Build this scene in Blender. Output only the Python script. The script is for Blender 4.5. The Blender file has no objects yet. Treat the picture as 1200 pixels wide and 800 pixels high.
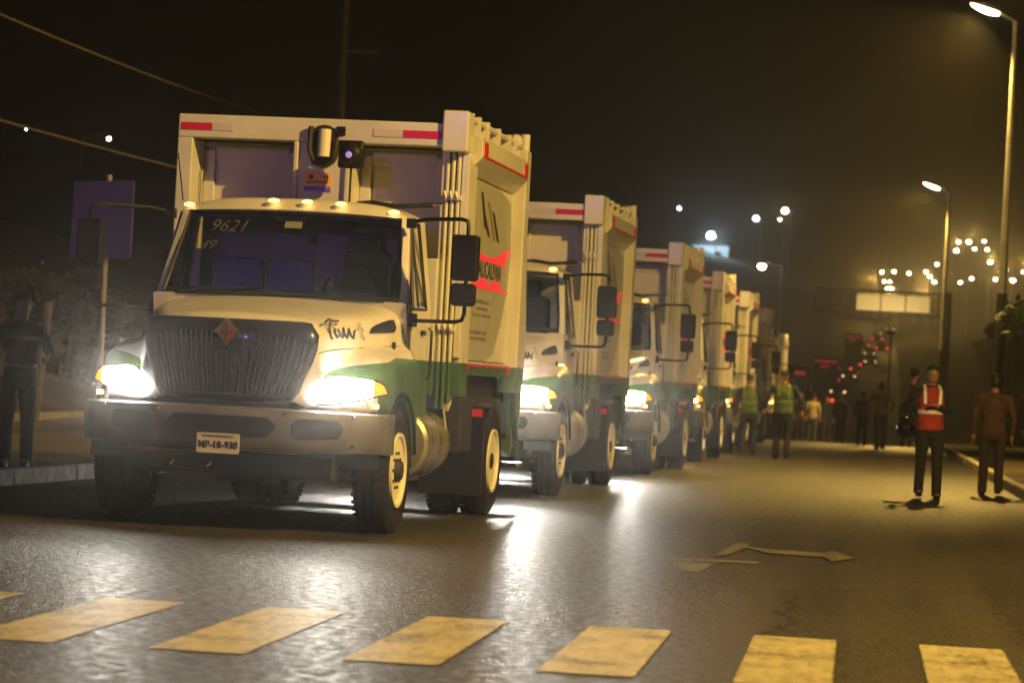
import bpy, bmesh, math, random
from mathutils import Vector, Matrix
from mathutils import noise as mnoise
random.seed(7)
SC = bpy.context.scene
COL = SC.collection
PI = math.pi
rad = math.radians

# ------------------------------------------------------------------ camera, world, exposure
FPX = 3300.0                       # focal length in photograph pixels (1200 wide)
YAW = math.atan(412 / FPX)
PIT = math.atan(49 / FPX)
ROLL = rad(3.0)
CAMH = 1.255
r0 = Vector((math.cos(YAW), math.sin(YAW), 0))
fw = Vector((-math.sin(YAW) * math.cos(PIT), math.cos(YAW) * math.cos(PIT), math.sin(PIT)))
u0 = r0.cross(fw)
cx = r0 * math.cos(ROLL) + u0 * math.sin(ROLL)
cy = -r0 * math.sin(ROLL) + u0 * math.cos(ROLL)
cam_d = bpy.data.cameras.new('camera')
cam = bpy.data.objects.new('camera', cam_d)
COL.objects.link(cam)
cam_d.sensor_width = 36
cam_d.lens = 36 * FPX / 1200
cam_d.clip_start = 0.1
cam_d.clip_end = 5000
m = Matrix((cx, cy, -fw)).transposed().to_4x4()
m.translation = Vector((0, 0, CAMH))
cam.matrix_world = m
cam_d.dof.use_dof = True
cam_d.dof.focus_distance = 22.5
cam_d.dof.aperture_fstop = 3.0
SC.camera = cam

def at(px, py, d):
    """world point on the photograph's ray (px,py) at forward distance d"""
    X = (px - 600) / FPX; Y = (400 - py) / FPX
    a = X * math.cos(ROLL) - Y * math.sin(ROLL); b = X * math.sin(ROLL) + Y * math.cos(ROLL)
    return Vector((0, 0, CAMH)) + (r0 * a + u0 * b + fw) * d

def gnd(px, py, z=0.0):
    q = at(px, py, 1) - Vector((0, 0, CAMH))
    return Vector((0, 0, CAMH)) + q * ((z - CAMH) / q.z)

W = bpy.data.worlds.new('World'); SC.world = W; W.use_nodes = True
nt = W.node_tree; nt.nodes.clear()
wo = nt.nodes.new('ShaderNodeOutputWorld'); wb = nt.nodes.new('ShaderNodeBackground')
tc = nt.nodes.new('ShaderNodeTexCoord'); sx = nt.nodes.new('ShaderNodeSeparateXYZ')
cr = nt.nodes.new('ShaderNodeValToRGB')
nt.links.new(tc.outputs['Generated'], sx.inputs[0]); nt.links.new(sx.outputs['Z'], cr.inputs[0])
cr.color_ramp.elements[0].position = 0.0; cr.color_ramp.elements[0].color = (0.0050, 0.0042, 0.0024, 1)
cr.color_ramp.elements[1].position = 0.25; cr.color_ramp.elements[1].color = (0.0024, 0.0023, 0.0020, 1)
nt.links.new(cr.outputs[0], wb.inputs[0]); wb.inputs[1].default_value = 0.4
nt.links.new(wb.outputs[0], wo.inputs[0])

SC.view_settings.view_transform = 'Standard'
SC.view_settings.look = 'None'
SC.view_settings.exposure = 0
SC.view_settings.gamma = 1
cyc = SC.cycles
cyc.use_denoising = True
cyc.max_bounces = 5
cyc.diffuse_bounces = 2
cyc.glossy_bounces = 3
cyc.transmission_bounces = 3
cyc.volume_bounces = 0
cyc.transparent_max_bounces = 12
cyc.sample_clamp_indirect = 3
cyc.sample_clamp_direct = 0
cyc.use_light_tree = True
cyc.caustics_reflective = False
cyc.caustics_refractive = False
cyc.volume_step_rate = 5

SODIUM = (1.0, 0.61, 0.125)
COOL = (1.0, 0.95, 0.84)

# tuning knobs
P_LAMP0 = 22000; P_LAMPN = 6500; P_FILL = 240
HAZE_D = 0.0006; HAZE_G = 0.965
P_HEAD = 210; P_HALO = 650

# ------------------------------------------------------------------ helpers
def tag(o, label=None, cat=None, group=None, kind=None):
    if label: o['label'] = label
    if cat: o['category'] = cat
    if group: o['group'] = group
    if kind: o['kind'] = kind
    return o

def empty(name, loc=(0, 0, 0), rz=0, parent=None):
    o = bpy.data.objects.new(name, None); COL.objects.link(o)
    o.location = loc; o.rotation_euler = (0, 0, rz); o.parent = parent
    return o

def mat(name, col, rough=0.5, metal=0.0, emit=None, es=0.0, spec=0.5, noise=None, bump=None, coat=0.0, nscale=4.0, emis_light=True):
    m = bpy.data.materials.new(name); m.use_nodes = True
    n = m.node_tree; b = n.nodes['Principled BSDF']
    b.inputs['Base Color'].default_value = (*col, 1)
    b.inputs['Roughness'].default_value = rough
    b.inputs['Metallic'].default_value = metal
    b.inputs['Specular IOR Level'].default_value = spec
    if coat: b.inputs['Coat Weight'].default_value = coat; b.inputs['Coat Roughness'].default_value = 0.08
    if emit:
        b.inputs['Emission Color'].default_value = (*emit, 1); b.inputs['Emission Strength'].default_value = es
        if not emis_light: m.cycles.emission_sampling = 'NONE'
    if noise or bump:
        t = n.nodes.new('ShaderNodeTexCoord')
        no = n.nodes.new('ShaderNodeTexNoise'); no.inputs['Scale'].default_value = nscale; no.inputs['Detail'].default_value = 6
        n.links.new(t.outputs['Object'], no.inputs['Vector'])
        if noise:
            mx = n.nodes.new('ShaderNodeMix'); mx.data_type = 'RGBA'
            mx.inputs['A'].default_value = (*[c * (1 - noise) for c in col], 1)
            mx.inputs['B'].default_value = (*[min(1, c * (1 + noise)) for c in col], 1)
            cr = n.nodes.new('ShaderNodeValToRGB'); cr.color_ramp.elements[0].position = .35; cr.color_ramp.elements[1].position = .65
            n.links.new(no.outputs['Fac'], cr.inputs[0]); n.links.new(cr.outputs[0], mx.inputs['Factor'])
            n.links.new(mx.outputs['Result'], b.inputs['Base Color'])
        if bump:
            bp = n.nodes.new('ShaderNodeBump'); bp.inputs['Strength'].default_value = bump[0]; bp.inputs['Distance'].default_value = bump[1]
            n.links.new(no.outputs['Fac'], bp.inputs['Height']); n.links.new(bp.outputs[0], b.inputs['Normal'])
    return m

class MB:
    def __init__(s): s.v = []; s.f = []; s.mi = []
    def add(s, vs, fs, mi=0):
        k = len(s.v); s.v += [tuple(v) for v in vs]; s.f += [tuple(i + k for i in f) for f in fs]; s.mi += [mi] * len(fs); return s
    def box(s, x0, x1, y0, y1, z0, z1, mi=0):
        vs = [(x, y, z) for z in (z0, z1) for y in (y0, y1) for x in (x0, x1)]
        return s.add(vs, [(0, 2, 3, 1), (4, 5, 7, 6), (0, 1, 5, 4), (2, 6, 7, 3), (0, 4, 6, 2), (1, 3, 7, 5)], mi)
    def rbox(s, x0, x1, y0, y1, z0, z1, r, axis='y', n=4, mi=0):
        """box with rounded outline in the plane across axis"""
        def rr(a0, a1, b0, b1):
            out = []
            for (ca, cb, t0) in ((a1 - r, b1 - r, 0), (a0 + r, b1 - r, 90), (a0 + r, b0 + r, 180), (a1 - r, b0 + r, 270)):
                for i in range(n + 1):
                    t = rad(t0 + 90 * i / n); out.append((ca + r * math.cos(t), cb + r * math.sin(t)))
            return out
        if axis == 'y': return s.prism([(a, b) for a, b in rr(x0, x1, z0, z1)], 'y', y0, y1, mi)
        if axis == 'x': return s.prism([(a, b) for a, b in rr(y0, y1, z0, z1)], 'x', x0, x1, mi)
        return s.prism([(a, b) for a, b in rr(x0, x1, y0, y1)], 'z', z0, z1, mi)
    def prism(s, poly, axis, a, b, mi=0):
        def P(p, t):
            return {'x': (t, p[0], p[1]), 'y': (p[0], t, p[1]), 'z': (p[0], p[1], t)}[axis]
        n = len(poly)
        vs = [P(p, a) for p in poly] + [P(p, b) for p in poly]
        fs = [tuple(range(n)), tuple(range(2 * n - 1, n - 1, -1))] + [(i, i + n, (i + 1) % n + n, (i + 1) % n) for i in range(n)]
        return s.add(vs, fs, mi)
    def tube(s, pts, r, n=8, mi=0, caps=True, close=False):
        pts = [Vector(p) for p in pts]; rs = r if isinstance(r, (list, tuple)) else [r] * len(pts)
        vs = []; up = Vector((0, 0, 1)); pu = None
        for i, p in enumerate(pts):
            if close: d = pts[(i + 1) % len(pts)] - pts[i - 1]
            else: d = pts[min(i + 1, len(pts) - 1)] - pts[max(i - 1, 0)]
            d.normalize()
            if pu is None:
                pu = (up if abs(d.z) < .9 else Vector((1, 0, 0)))
            a = d.cross(pu).normalized(); b = a.cross(d).normalized(); pu = b
            for k in range(n):
                t = 2 * PI * k / n; vs.append(p + (a * math.cos(t) + b * math.sin(t)) * rs[i])
        L = len(pts); fs = []
        for i in range(L if close else L - 1):
            j = (i + 1) % L
            for k in range(n): fs.append((i * n + k, i * n + (k + 1) % n, j * n + (k + 1) % n, j * n + k))
        if caps and not close: fs += [tuple(range(n - 1, -1, -1)), tuple(range((L - 1) * n, L * n))]
        return s.add(vs, fs, mi)
    def lathe(s, prof, c, axis='x', n=32, mi=0, caps=True):
        """prof: list of (along axis, radius)"""
        vs = []
        for a, r in prof:
            for k in range(n):
                t = 2 * PI * k / n; p, q = r * math.cos(t), r * math.sin(t)
                vs.append({'x': (c[0] + a, c[1] + p, c[2] + q), 'y': (c[0] + p, c[1] + a, c[2] + q), 'z': (c[0] + p, c[1] + q, c[2] + a)}[axis])
        fs = []
        for i in range(len(prof) - 1):
            for k in range(n): fs.append((i * n + k, i * n + (k + 1) % n, (i + 1) * n + (k + 1) % n, (i + 1) * n + k))
        if caps: fs += [tuple(range(n - 1, -1, -1)), tuple(range((len(prof) - 1) * n, len(prof) * n))]
        return s.add(vs, fs, mi)
    def grid(s, fn, nu, nv, mi=0, closeu=False):
        vs = [fn(i / nu, j / nv) for j in range(nv + 1) for i in range(nu + 1)]
        w = nu + 1
        return s.add(vs, [(j * w + i, j * w + i + 1, (j + 1) * w + i + 1, (j + 1) * w + i) for j in range(nv) for i in range(nu)], mi)
    def blob(s, c, rx, ry, rz, n=10, mi=0, jit=0):
        vs = []; L = n // 2
        for i in range(1, L):
            t = PI * i / L
            for k in range(n):
                p = 2 * PI * k / n; j = 1 + random.uniform(-jit, jit)
                vs.append((c[0] + rx * math.sin(t) * math.cos(p) * j, c[1] + ry * math.sin(t) * math.sin(p) * j, c[2] + rz * math.cos(t) * j))
        a = len(vs); vs += [(c[0], c[1], c[2] + rz), (c[0], c[1], c[2] - rz)]
        fs = []
        for i in range(L - 2):
            for k in range(n): fs.append((i * n + k, (i + 1) * n + k, (i + 1) * n + (k + 1) % n, i * n + (k + 1) % n))
        for k in range(n):
            fs.append((a, k, (k + 1) % n)); fs.append((a + 1, (L - 2) * n + (k + 1) % n, (L - 2) * n + k))
        return s.add(vs, fs, mi)
    def build(s, name, mats, parent=None, smooth=False, bevel=0, loc=None, fix=True):
        me = bpy.data.meshes.new(name); me.from_pydata(s.v, [], s.f); 
        mats = mats if isinstance(mats, (list, tuple)) else [mats]
        for mm in mats: me.materials.append(mm)
        if len(mats) > 1: me.polygons.foreach_set('material_index', s.mi)
        if fix:
            bm = bmesh.new(); bm.from_mesh(me); bmesh.ops.recalc_face_normals(bm, faces=bm.faces); bm.to_mesh(me); bm.free()
        o = bpy.data.objects.new(name, me); COL.objects.link(o); o.parent = parent
        if loc: o.location = loc
        if smooth:
            me.polygons.foreach_set('use_smooth', [True] * len(me.polygons))
            if smooth != 2: me.set_sharp_from_angle(angle=rad(38))
        if bevel:
            b = o.modifiers.new('bevel', 'BEVEL'); b.width = bevel; b.segments = 2; b.limit_method = 'ANGLE'; b.angle_limit = rad(40)
        return o

def kids(o, table={}):
    return [c for c in bpy.data.objects if c.parent == o]

def copy_tree(o, cmap, parent=None):
    c = o.copy(); COL.objects.link(c); c.parent = parent
    for ch in cmap.get(o, []): copy_tree(ch, cmap, c)
    return c

def childmap():
    d = {}
    for o in bpy.data.objects:
        if o.parent: d.setdefault(o.parent, []).append(o)
    return d

def text_obj(name, body, size, M, parent, xf=None, extrude=0.002, bold=0.0, shear=0.0, sx=1.0):
    cu = bpy.data.curves.new(name, 'FONT'); cu.body = body; cu.size = size; cu.extrude = extrude; cu.offset = bold; cu.shear = shear
    cu.align_x = 'CENTER'; cu.align_y = 'CENTER'; cu.resolution_u = 3
    t = bpy.data.objects.new(name, cu); COL.objects.link(t)
    dg = bpy.context.evaluated_depsgraph_get(); me = bpy.data.meshes.new_from_object(t.evaluated_get(dg))
    bpy.data.objects.remove(t); me.name = name; me.materials.clear(); me.materials.append(M)
    if sx != 1: me.transform(Matrix.Diagonal((sx, 1, 1, 1)))
    if xf is not None: me.transform(xf)
    o = bpy.data.objects.new(name, me); COL.objects.link(o); o.parent = parent
    return o

def FRONT(x, y, z):   # text facing -Y, upright
    return Matrix.Translation((x, y, z)) @ Matrix.Rotation(PI / 2, 4, 'X')
def SIDE(x, y, z):    # text facing +X, reading towards +Y
    return Matrix.Translation((x, y, z)) @ Matrix.Rotation(PI / 2, 4, 'Z') @ Matrix.Rotation(PI / 2, 4, 'X')

def sstep(a, b, x):
    t = max(0, min(1, (x - a) / (b - a))); return t * t * (3 - 2 * t)

def interp(x, tab):
    if x <= tab[0][0]: return tab[0][1]
    for (a, va), (b, vb) in zip(tab, tab[1:]):
        if x <= b: return va + (vb - va) * (x - a) / (b - a)
    return tab[-1][1]

# ------------------------------------------------------------------ materials
def livery():
    """white truck paint with the green lower band and green fenders, as one painted surface"""
    m = bpy.data.materials.new('white_green_truck_paint'); m.use_nodes = True
    n = m.node_tree; L = n.links; b = n.nodes['Principled BSDF']
    def N(t, **k):
        q = n.nodes.new(t)
        for a, v in k.items(): setattr(q, a, v)
        return q
    def M(op, a, c=None):
        q = N('ShaderNodeMath', operation=op)
        for i, v in enumerate((a, c)):
            if v is None: continue
            if isinstance(v, (int, float)): q.inputs[i].default_value = v
            else: L.new(v, q.inputs[i])
        return q.outputs[0]
    t = N('ShaderNodeTexCoord'); s = N('ShaderNodeSeparateXYZ'); L.new(t.outputs['Object'], s.inputs[0])
    x, y, z = s.outputs
    u = M('MINIMUM', M('MAXIMUM', M('DIVIDE', M('ADD', y, 0.93), 0.85), 0.0), 1.0)
    zb = M('ADD', M('MULTIPLY', M('POWER', u, 0.55), 0.25), 1.16)
    g = M('LESS_THAN', z, zb)
    wide = M('MAXIMUM', M('GREATER_THAN', M('ABSOLUTE', x), 0.74), M('GREATER_THAN', y, 0.6))
    g = M('MULTIPLY', g, wide)
    g = M('MULTIPLY', g, M('MAXIMUM', M('GREATER_THAN', z, 1.13), M('GREATER_THAN', y, -.52)))
    no = N('ShaderNodeTexNoise'); no.inputs['Scale'].default_value = 2.5; no.inputs['Detail'].default_value = 5
    L.new(t.outputs['Object'], no.inputs['Vector'])
    mx = N('ShaderNodeMix', data_type='RGBA'); L.new(g, mx.inputs['Factor'])
    mx.inputs['A'].default_value = (.74, .72, .68, 1); mx.inputs['B'].default_value = (.045, .135, .010, 1)
    m2 = N('ShaderNodeMix', data_type='RGBA', blend_type='MULTIPLY'); m2.inputs['Factor'].default_value = .35
    L.new(mx.outputs['Result'], m2.inputs['A']); L.new(no.outputs['Fac'], m2.inputs['B'])
    n3 = N('ShaderNodeTexNoise'); n3.inputs['Scale'].default_value = 7; n3.inputs['Detail'].default_value = 8; mp = N('ShaderNodeMapping'); mp.inputs['Scale'].default_value = (1, 1, .22)
    L.new(t.outputs['Object'], mp.inputs[0]); L.new(mp.outputs[0], n3.inputs['Vector'])
    low = M('MULTIPLY', M('SUBTRACT', 1.35, z), .45); d_ = M('MINIMUM', M('MAXIMUM', M('ADD', M('MULTIPLY', M('SUBTRACT', n3.outputs['Fac'], .5), 1.6), low), .0), .62)
    m4 = N('ShaderNodeMix', data_type='RGBA'); L.new(M('MAXIMUM', M('MULTIPLY', d_, .8), 0.0), m4.inputs['Factor']); L.new(m2.outputs['Result'], m4.inputs['A']); m4.inputs['B'].default_value = (.13, .105, .075, 1)
    L.new(m4.outputs['Result'], b.inputs['Base Color']); L.new(M('ADD', M('MULTIPLY', n3.outputs['Fac'], .35), .18), b.inputs['Roughness'])
    b.inputs['Roughness'].default_value = 0.32; b.inputs['Coat Weight'].default_value = .35; b.inputs['Coat Roughness'].default_value = .12
    return m
PAINT = livery()
BOXW = mat('shade_dimmed_white_panel', (.60, .575, .60), .45, noise=.06, nscale=2)  # white paint dimmed and tinted lilac to deepen the recess shade
GREYV = mat('grey_side_graphic', (.34, .34, .31), .4, noise=.08)
GREENM = mat('green_painted_steel', (.025, .06, .012), .4, noise=.2)
BLK = mat('black_plastic', (.010, .009, .009), .45, spec=.2)
BLKG = mat('gloss_black_grille', (.010, .009, .009), .16, coat=.5)
SLATM = mat('dim_chrome_slat', (.05, .048, .045), .4, metal=.5)
CHAS = mat('grimy_chassis', (.015, .014, .012), .7, noise=.3)
BUMP = mat('grey_bumper', (.10, .092, .095), .5, metal=.1, noise=.25, nscale=3)
RUB = mat('tyre_rubber', (.009, .0085, .008), .8, spec=.25, noise=.25, nscale=12)
RIM = mat('cream_white_rim', (.70, .68, .60), .4)
CHR = mat('chrome', (.75, .74, .72), .18, metal=1)
ALU = mat('polished_tank', (.62, .60, .55), .3, metal=.85, noise=.12, nscale=3)
REDR = mat('red_reflector', (.55, .012, .02), .35)
WHR = mat('white_reflector', (.55, .50, .5), .35)
REDG = mat('glowing_red_graphic', (.9, .03, .07), .35, emit=(1, .03, .06), es=.22, emis_light=False)  # faint red emission added in place of retroreflected light
DARKT = mat('dark_lettering', (.03, .028, .03), .5)
GREYT = mat('grey_lettering', (.14, .135, .12), .5)
CHALK = mat('chalk_writing', (.10, .10, .09), .9)
YSTK = mat('orange_sticker', (.85, .42, .12), .5)
PLATE = mat('licence_plate', (.55, .53, .45), .5)
HOSE = mat('black_hose', (.02, .02, .02), .5)
HEADL = mat('lit_headlight', (.9, .9, .9), .2, emit=(1, .95, .86), es=60)
HEADD = mat('amber_running_headlight', (.9, .5, .3), .2, emit=(1, .50, .18), es=10)
AMBER = mat('amber_turn_lamp', (.9, .4, .05), .2, emit=(1, .28, .01), es=1.5)
MARK = mat('amber_marker_lamp', (.9, .6, .2), .2, emit=(1, .58, .16), es=3.6)
BULBN = mat('sodium_lamp_glass', (.9, .8, .5), .2, emit=(1, .78, .38), es=26)
BULBF = mat('distant_lamp_glass', (.9, .8, .5), .2, emit=(1, .82, .50), es=30)
BULBW = mat('cold_lamp_glass', (.9, .9, .9), .2, emit=(.72, .88, 1), es=25)
TAILM = mat('red_tail_lamp', (.6, .02, .02), .3, emit=(1, .06, .04), es=2.6)
SEATP = mat('seat_plastic_wrap', (.35, .45, .95), .22, coat=.6, bump=(.8, .03), nscale=9)
DASH = mat('dashboard', (.08, .07, .06), .6)
PAPER = mat('paper_sheet', (.85, .85, .95), .6)
DIAM = mat('orange_red_enamel', (.25, .04, .015), .3, metal=.3)
SKIN = mat('skin', (.33, .18, .11), .55)
HAIR = mat('dark_hair', (.01, .008, .007), .6)
EYE = mat('eye', (.04, .03, .03), .2)
POLEG = mat('galvanised_pole', (.34, .34, .32), .45, metal=.4, noise=.15)
POLED = mat('dark_painted_pole', (.02, .019, .018), .6)
WOOD = mat('weathered_wood_pole', (.16, .13, .10), .8, noise=.3)
SIGNB = mat('violet_tinted_sign_back', (.17, .14, .80), .5, metal=.1)  # violet of the light on the sign is put into its base colour
PANB = mat('pale_gantry_panel', (.75, .66, .42), .5)
LEAF = mat('dark_foliage', (.05, .075, .03), .7, noise=.4, nscale=.7)
LEAF2 = mat('dusty_foliage', (.022, .026, .012), .7, noise=.4, nscale=.7)
BARK = mat('bark', (.08, .06, .045), .9, noise=.3)

def glass(name, tint, rough=.03):
    m = bpy.data.materials.new(name); m.use_nodes = True; n = m.node_tree; n.nodes.clear()
    o = n.nodes.new('ShaderNodeOutputMaterial'); a = n.nodes.new('ShaderNodeBsdfTransparent'); g = n.nodes.new('ShaderNodeBsdfGlossy')
    f = n.nodes.new('ShaderNodeFresnel'); f.inputs[0].default_value = 1.5; x = n.nodes.new('ShaderNodeMixShader')
    a.inputs[0].default_value = (*tint, 1); g.inputs['Roughness'].default_value = rough
    n.links.new(f.outputs[0], x.inputs[0]); n.links.new(a.outputs[0], x.inputs[1]); n.links.new(g.outputs[0], x.inputs[2]); n.links.new(x.outputs[0], o.inputs[0])
    return m
GLASS = glass('tinted_glass', (.68, .70, .68))
GLASSD = glass('dark_side_glass', (.12, .13, .12))

def asphalt(name='worn_asphalt', gain=1.0):
    m = bpy.data.materials.new(name); m.use_nodes = True; n = m.node_tree; L = n.links; b = n.nodes['Principled BSDF']
    t = n.nodes.new('ShaderNodeTexCoord')
    def noi(sc, det, scl=(1, 1, 1)):
        mp = n.nodes.new('ShaderNodeMapping'); mp.inputs['Scale'].default_value = scl; L.new(t.outputs['Object'], mp.inputs[0])
        q = n.nodes.new('ShaderNodeTexNoise'); q.inputs['Scale'].default_value = sc; q.inputs['Detail'].default_value = det; L.new(mp.outputs[0], q.inputs['Vector']); return q.outputs['Fac']
    big = noi(.35, 6, (1, .35, 1)); fine = noi(55, 3); mid = noi(14, 6)
    cr = n.nodes.new('ShaderNodeValToRGB'); L.new(big, cr.inputs[0])
    cr.color_ramp.elements[0].position = .3; cr.color_ramp.elements[0].color = (.038 * gain, .034 * gain, .027 * gain, 1)
    cr.color_ramp.elements[1].position = .7; cr.color_ramp.elements[1].color = (.060 * (gain if gain == 1 else gain * .45), .053 * (gain if gain == 1 else gain * .45), .042 * (gain if gain == 1 else gain * .45), 1)
    v = n.nodes.new('ShaderNodeTexVoronoi'); v.inputs['Scale'].default_value = 70; L.new(t.outputs['Object'], v.inputs['Vector'])
    c2 = n.nodes.new('ShaderNodeMix'); c2.data_type = 'RGBA'; c2.blend_type = 'MULTIPLY'; c2.inputs['Factor'].default_value = .75
    sc = n.nodes.new('ShaderNodeMapRange'); sc.inputs['From Min'].default_value = .3; sc.inputs['From Max'].default_value = .7; sc.inputs['To Min'].default_value = .55; sc.inputs['To Max'].default_value = 1.3
    L.new(fine, sc.inputs[0]); L.new(cr.outputs[0], c2.inputs['A']); L.new(sc.outputs[0], c2.inputs['B']); L.new(c2.outputs['Result'], b.inputs['Base Color'])
    trk = noi(.9, 4, (1.6, .05, 1)); crk = n.nodes.new('ShaderNodeTexVoronoi'); crk.feature = 'DISTANCE_TO_EDGE'; crk.inputs['Scale'].default_value = .22
    wv = n.nodes.new('ShaderNodeTexNoise'); wv.inputs['Scale'].default_value = 1.5; wv.inputs['Detail'].default_value = 6; L.new(t.outputs['Object'], wv.inputs['Vector'])
    wm = n.nodes.new('ShaderNodeMix'); wm.data_type = 'VECTOR'; wm.inputs['Factor'].default_value = .25; L.new(t.outputs['Object'], wm.inputs['A']); L.new(wv.outputs['Color'], wm.inputs['B']); L.new(wm.outputs['Result'], crk.inputs['Vector'])
    tk_ = n.nodes.new('ShaderNodeMapRange'); tk_.inputs['From Min'].default_value = .35; tk_.inputs['From Max'].default_value = .65; tk_.inputs['To Min'].default_value = .62; tk_.inputs['To Max'].default_value = 1.25; L.new(trk, tk_.inputs[0])
    ck_ = n.nodes.new('ShaderNodeMapRange'); ck_.inputs['From Min'].default_value = .0; ck_.inputs['From Max'].default_value = .006; ck_.inputs['To Min'].default_value = .45; L.new(crk.outputs['Distance'], ck_.inputs[0])
    ml = n.nodes.new('ShaderNodeMath'); ml.operation = 'MULTIPLY'; L.new(tk_.outputs[0], ml.inputs[0]); L.new(ck_.outputs[0], ml.inputs[1])
    c3 = n.nodes.new('ShaderNodeMix'); c3.data_type = 'RGBA'; c3.blend_type = 'MULTIPLY'; c3.inputs['Factor'].default_value = 1; L.new(c2.outputs['Result'], c3.inputs['A']); L.new(ml.outputs[0], c3.inputs['B']); L.new(c3.outputs['Result'], b.inputs['Base Color'])
    rr = n.nodes.new('ShaderNodeMapRange'); rr.inputs['From Min'].default_value = .35; rr.inputs['From Max'].default_value = .65; rr.inputs['To Min'].default_value = .30; rr.inputs['To Max'].default_value = .56
    L.new(mid, rr.inputs[0]); L.new(rr.outputs[0], b.inputs['Roughness'])
    b.inputs['Specular IOR Level'].default_value = .55
    b1 = n.nodes.new('ShaderNodeBump'); b1.inputs['Strength'].default_value = .9; b1.inputs['Distance'].default_value = .009
    L.new(v.outputs['Distance'], b1.inputs['Height'])
    b2 = n.nodes.new('ShaderNodeBump'); b2.inputs['Strength'].default_value = .7; b2.inputs['Distance'].default_value = .025
    L.new(mid, b2.inputs['Height']); L.new(b1.outputs[0], b2.inputs['Normal']); L.new(b2.outputs[0], b.inputs['Normal'])
    return m
ASPH = asphalt()
ASPH2 = mat('rough_dark_asphalt', (.035, .034, .036), .6, noise=.3, bump=(.5, .02), nscale=8)
def zebra_paint():
    m = road_paint('yellow_road_paint', (.44, .40, .25), .26, (.19, .165, .095), .30)
    n = m.node_tree; L = n.links; b = n.nodes['Principled BSDF']; src = b.inputs['Base Color'].links[0].from_socket
    t = n.nodes.new('ShaderNodeTexCoord'); f = n.nodes.new('ShaderNodeTexNoise'); f.inputs['Scale'].default_value = 26; f.inputs['Detail'].default_value = 8; f.inputs['Roughness'].default_value = .8
    g = n.nodes.new('ShaderNodeTexNoise'); g.inputs['Scale'].default_value = 2.2; L.new(t.outputs['Object'], g.inputs['Vector'])
    ad = n.nodes.new('ShaderNodeMath'); ad.operation = 'MULTIPLY_ADD'; ad.inputs[1].default_value = .55; L.new(g.outputs['Fac'], ad.inputs[0]); L.new(f.outputs['Fac'], ad.inputs[2])
    L.new(t.outputs['Object'], f.inputs['Vector'])
    r = n.nodes.new('ShaderNodeMapRange'); r.inputs['From Min'].default_value = .62; r.inputs['From Max'].default_value = .76; L.new(ad.outputs[0], r.inputs[0])
    mx = n.nodes.new('ShaderNodeMix'); mx.data_type = 'RGBA'; mx.inputs['A'].default_value = (.05, .045, .03, 1); L.new(src, mx.inputs['B']); L.new(r.outputs[0], mx.inputs['Factor'])
    # ragged edges: bare asphalt eats in from the outline
    sp = n.nodes.new('ShaderNodeSeparateXYZ'); L.new(t.outputs['Generated'], sp.inputs[0])
    def M(op, a, c):
        q = n.nodes.new('ShaderNodeMath'); q.operation = op
        for i, v in enumerate((a, c)):
            if isinstance(v, (int, float)): q.inputs[i].default_value = v
            else: L.new(v, q.inputs[i])
        return q.outputs[0]
    ex = M('MULTIPLY', M('SUBTRACT', .5, M('ABSOLUTE', M('SUBTRACT', sp.outputs[0], .5), 0)), .44); ey = M('MULTIPLY', M('SUBTRACT', .5, M('ABSOLUTE', M('SUBTRACT', sp.outputs[1], .5), 0)), 2.5)
    e = M('MINIMUM', ex, ey); h = n.nodes.new('ShaderNodeTexNoise'); h.inputs['Scale'].default_value = 16; h.inputs['Detail'].default_value = 8; L.new(t.outputs['Object'], h.inputs['Vector'])
    fac = M('GREATER_THAN', e, M('MULTIPLY', M('SUBTRACT', h.outputs['Fac'], .38), .05))
    m5 = n.nodes.new('ShaderNodeMix'); m5.data_type = 'RGBA'; m5.inputs['A'].default_value = (.07, .06, .045, 1); L.new(mx.outputs['Result'], m5.inputs['B']); L.new(fac, m5.inputs['Factor'])
    L.new(m5.outputs['Result'], b.inputs['Base Color']); return m
def road_paint(name, col, wear, base=(.06, .055, .048), soft=.14):
    m = bpy.data.materials.new(name); m.use_nodes = True; n = m.node_tree; L = n.links; b = n.nodes['Principled BSDF']
    t = n.nodes.new('ShaderNodeTexCoord'); q = n.nodes.new('ShaderNodeTexNoise'); q.inputs['Scale'].default_value = 6; q.inputs['Detail'].default_value = 9; q.inputs['Roughness'].default_value = .7
    mp = n.nodes.new('ShaderNodeMapping'); mp.inputs['Scale'].default_value = (2.2, .6, 1); L.new(t.outputs['Object'], mp.inputs[0]); L.new(mp.outputs[0], q.inputs['Vector'])
    cr = n.nodes.new('ShaderNodeValToRGB'); cr.color_ramp.elements[0].position = wear; cr.color_ramp.elements[1].position = wear + soft
    cr.color_ramp.elements[0].color = (*base, 1); cr.color_ramp.elements[1].color = (*col, 1)
    L.new(q.outputs['Fac'], cr.inputs[0]); L.new(cr.outputs[0], b.inputs['Base Color']); b.inputs['Roughness'].default_value = .5
    f = n.nodes.new('ShaderNodeTexNoise'); f.inputs['Scale'].default_value = 70; L.new(t.outputs['Object'], f.inputs['Vector'])
    bp = n.nodes.new('ShaderNodeBump'); bp.inputs['Strength'].default_value = .5; bp.inputs['Distance'].default_value = .004
    L.new(f.outputs['Fac'], bp.inputs['Height']); L.new(bp.outputs[0], b.inputs['Normal'])
    return m
ZEBRA = zebra_paint()
WORNW = asphalt('worn_white_road_paint', 4.6)
KERBC = mat('kerb_concrete', (.42, .40, .36), .8, noise=.3, bump=(.6, .02), nscale=7)
KERBY = mat('painted_kerb_concrete', (.55, .48, .30), .8, noise=.35, bump=(.6, .02), nscale=7)
PAVE = mat('pavement_concrete', (.20, .18, .15), .85, noise=.25, bump=(.4, .02), nscale=5)
EARTH = mat('dry_earth', (.085, .066, .042), .95, noise=.45, bump=(1, .3), nscale=.35)

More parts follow.
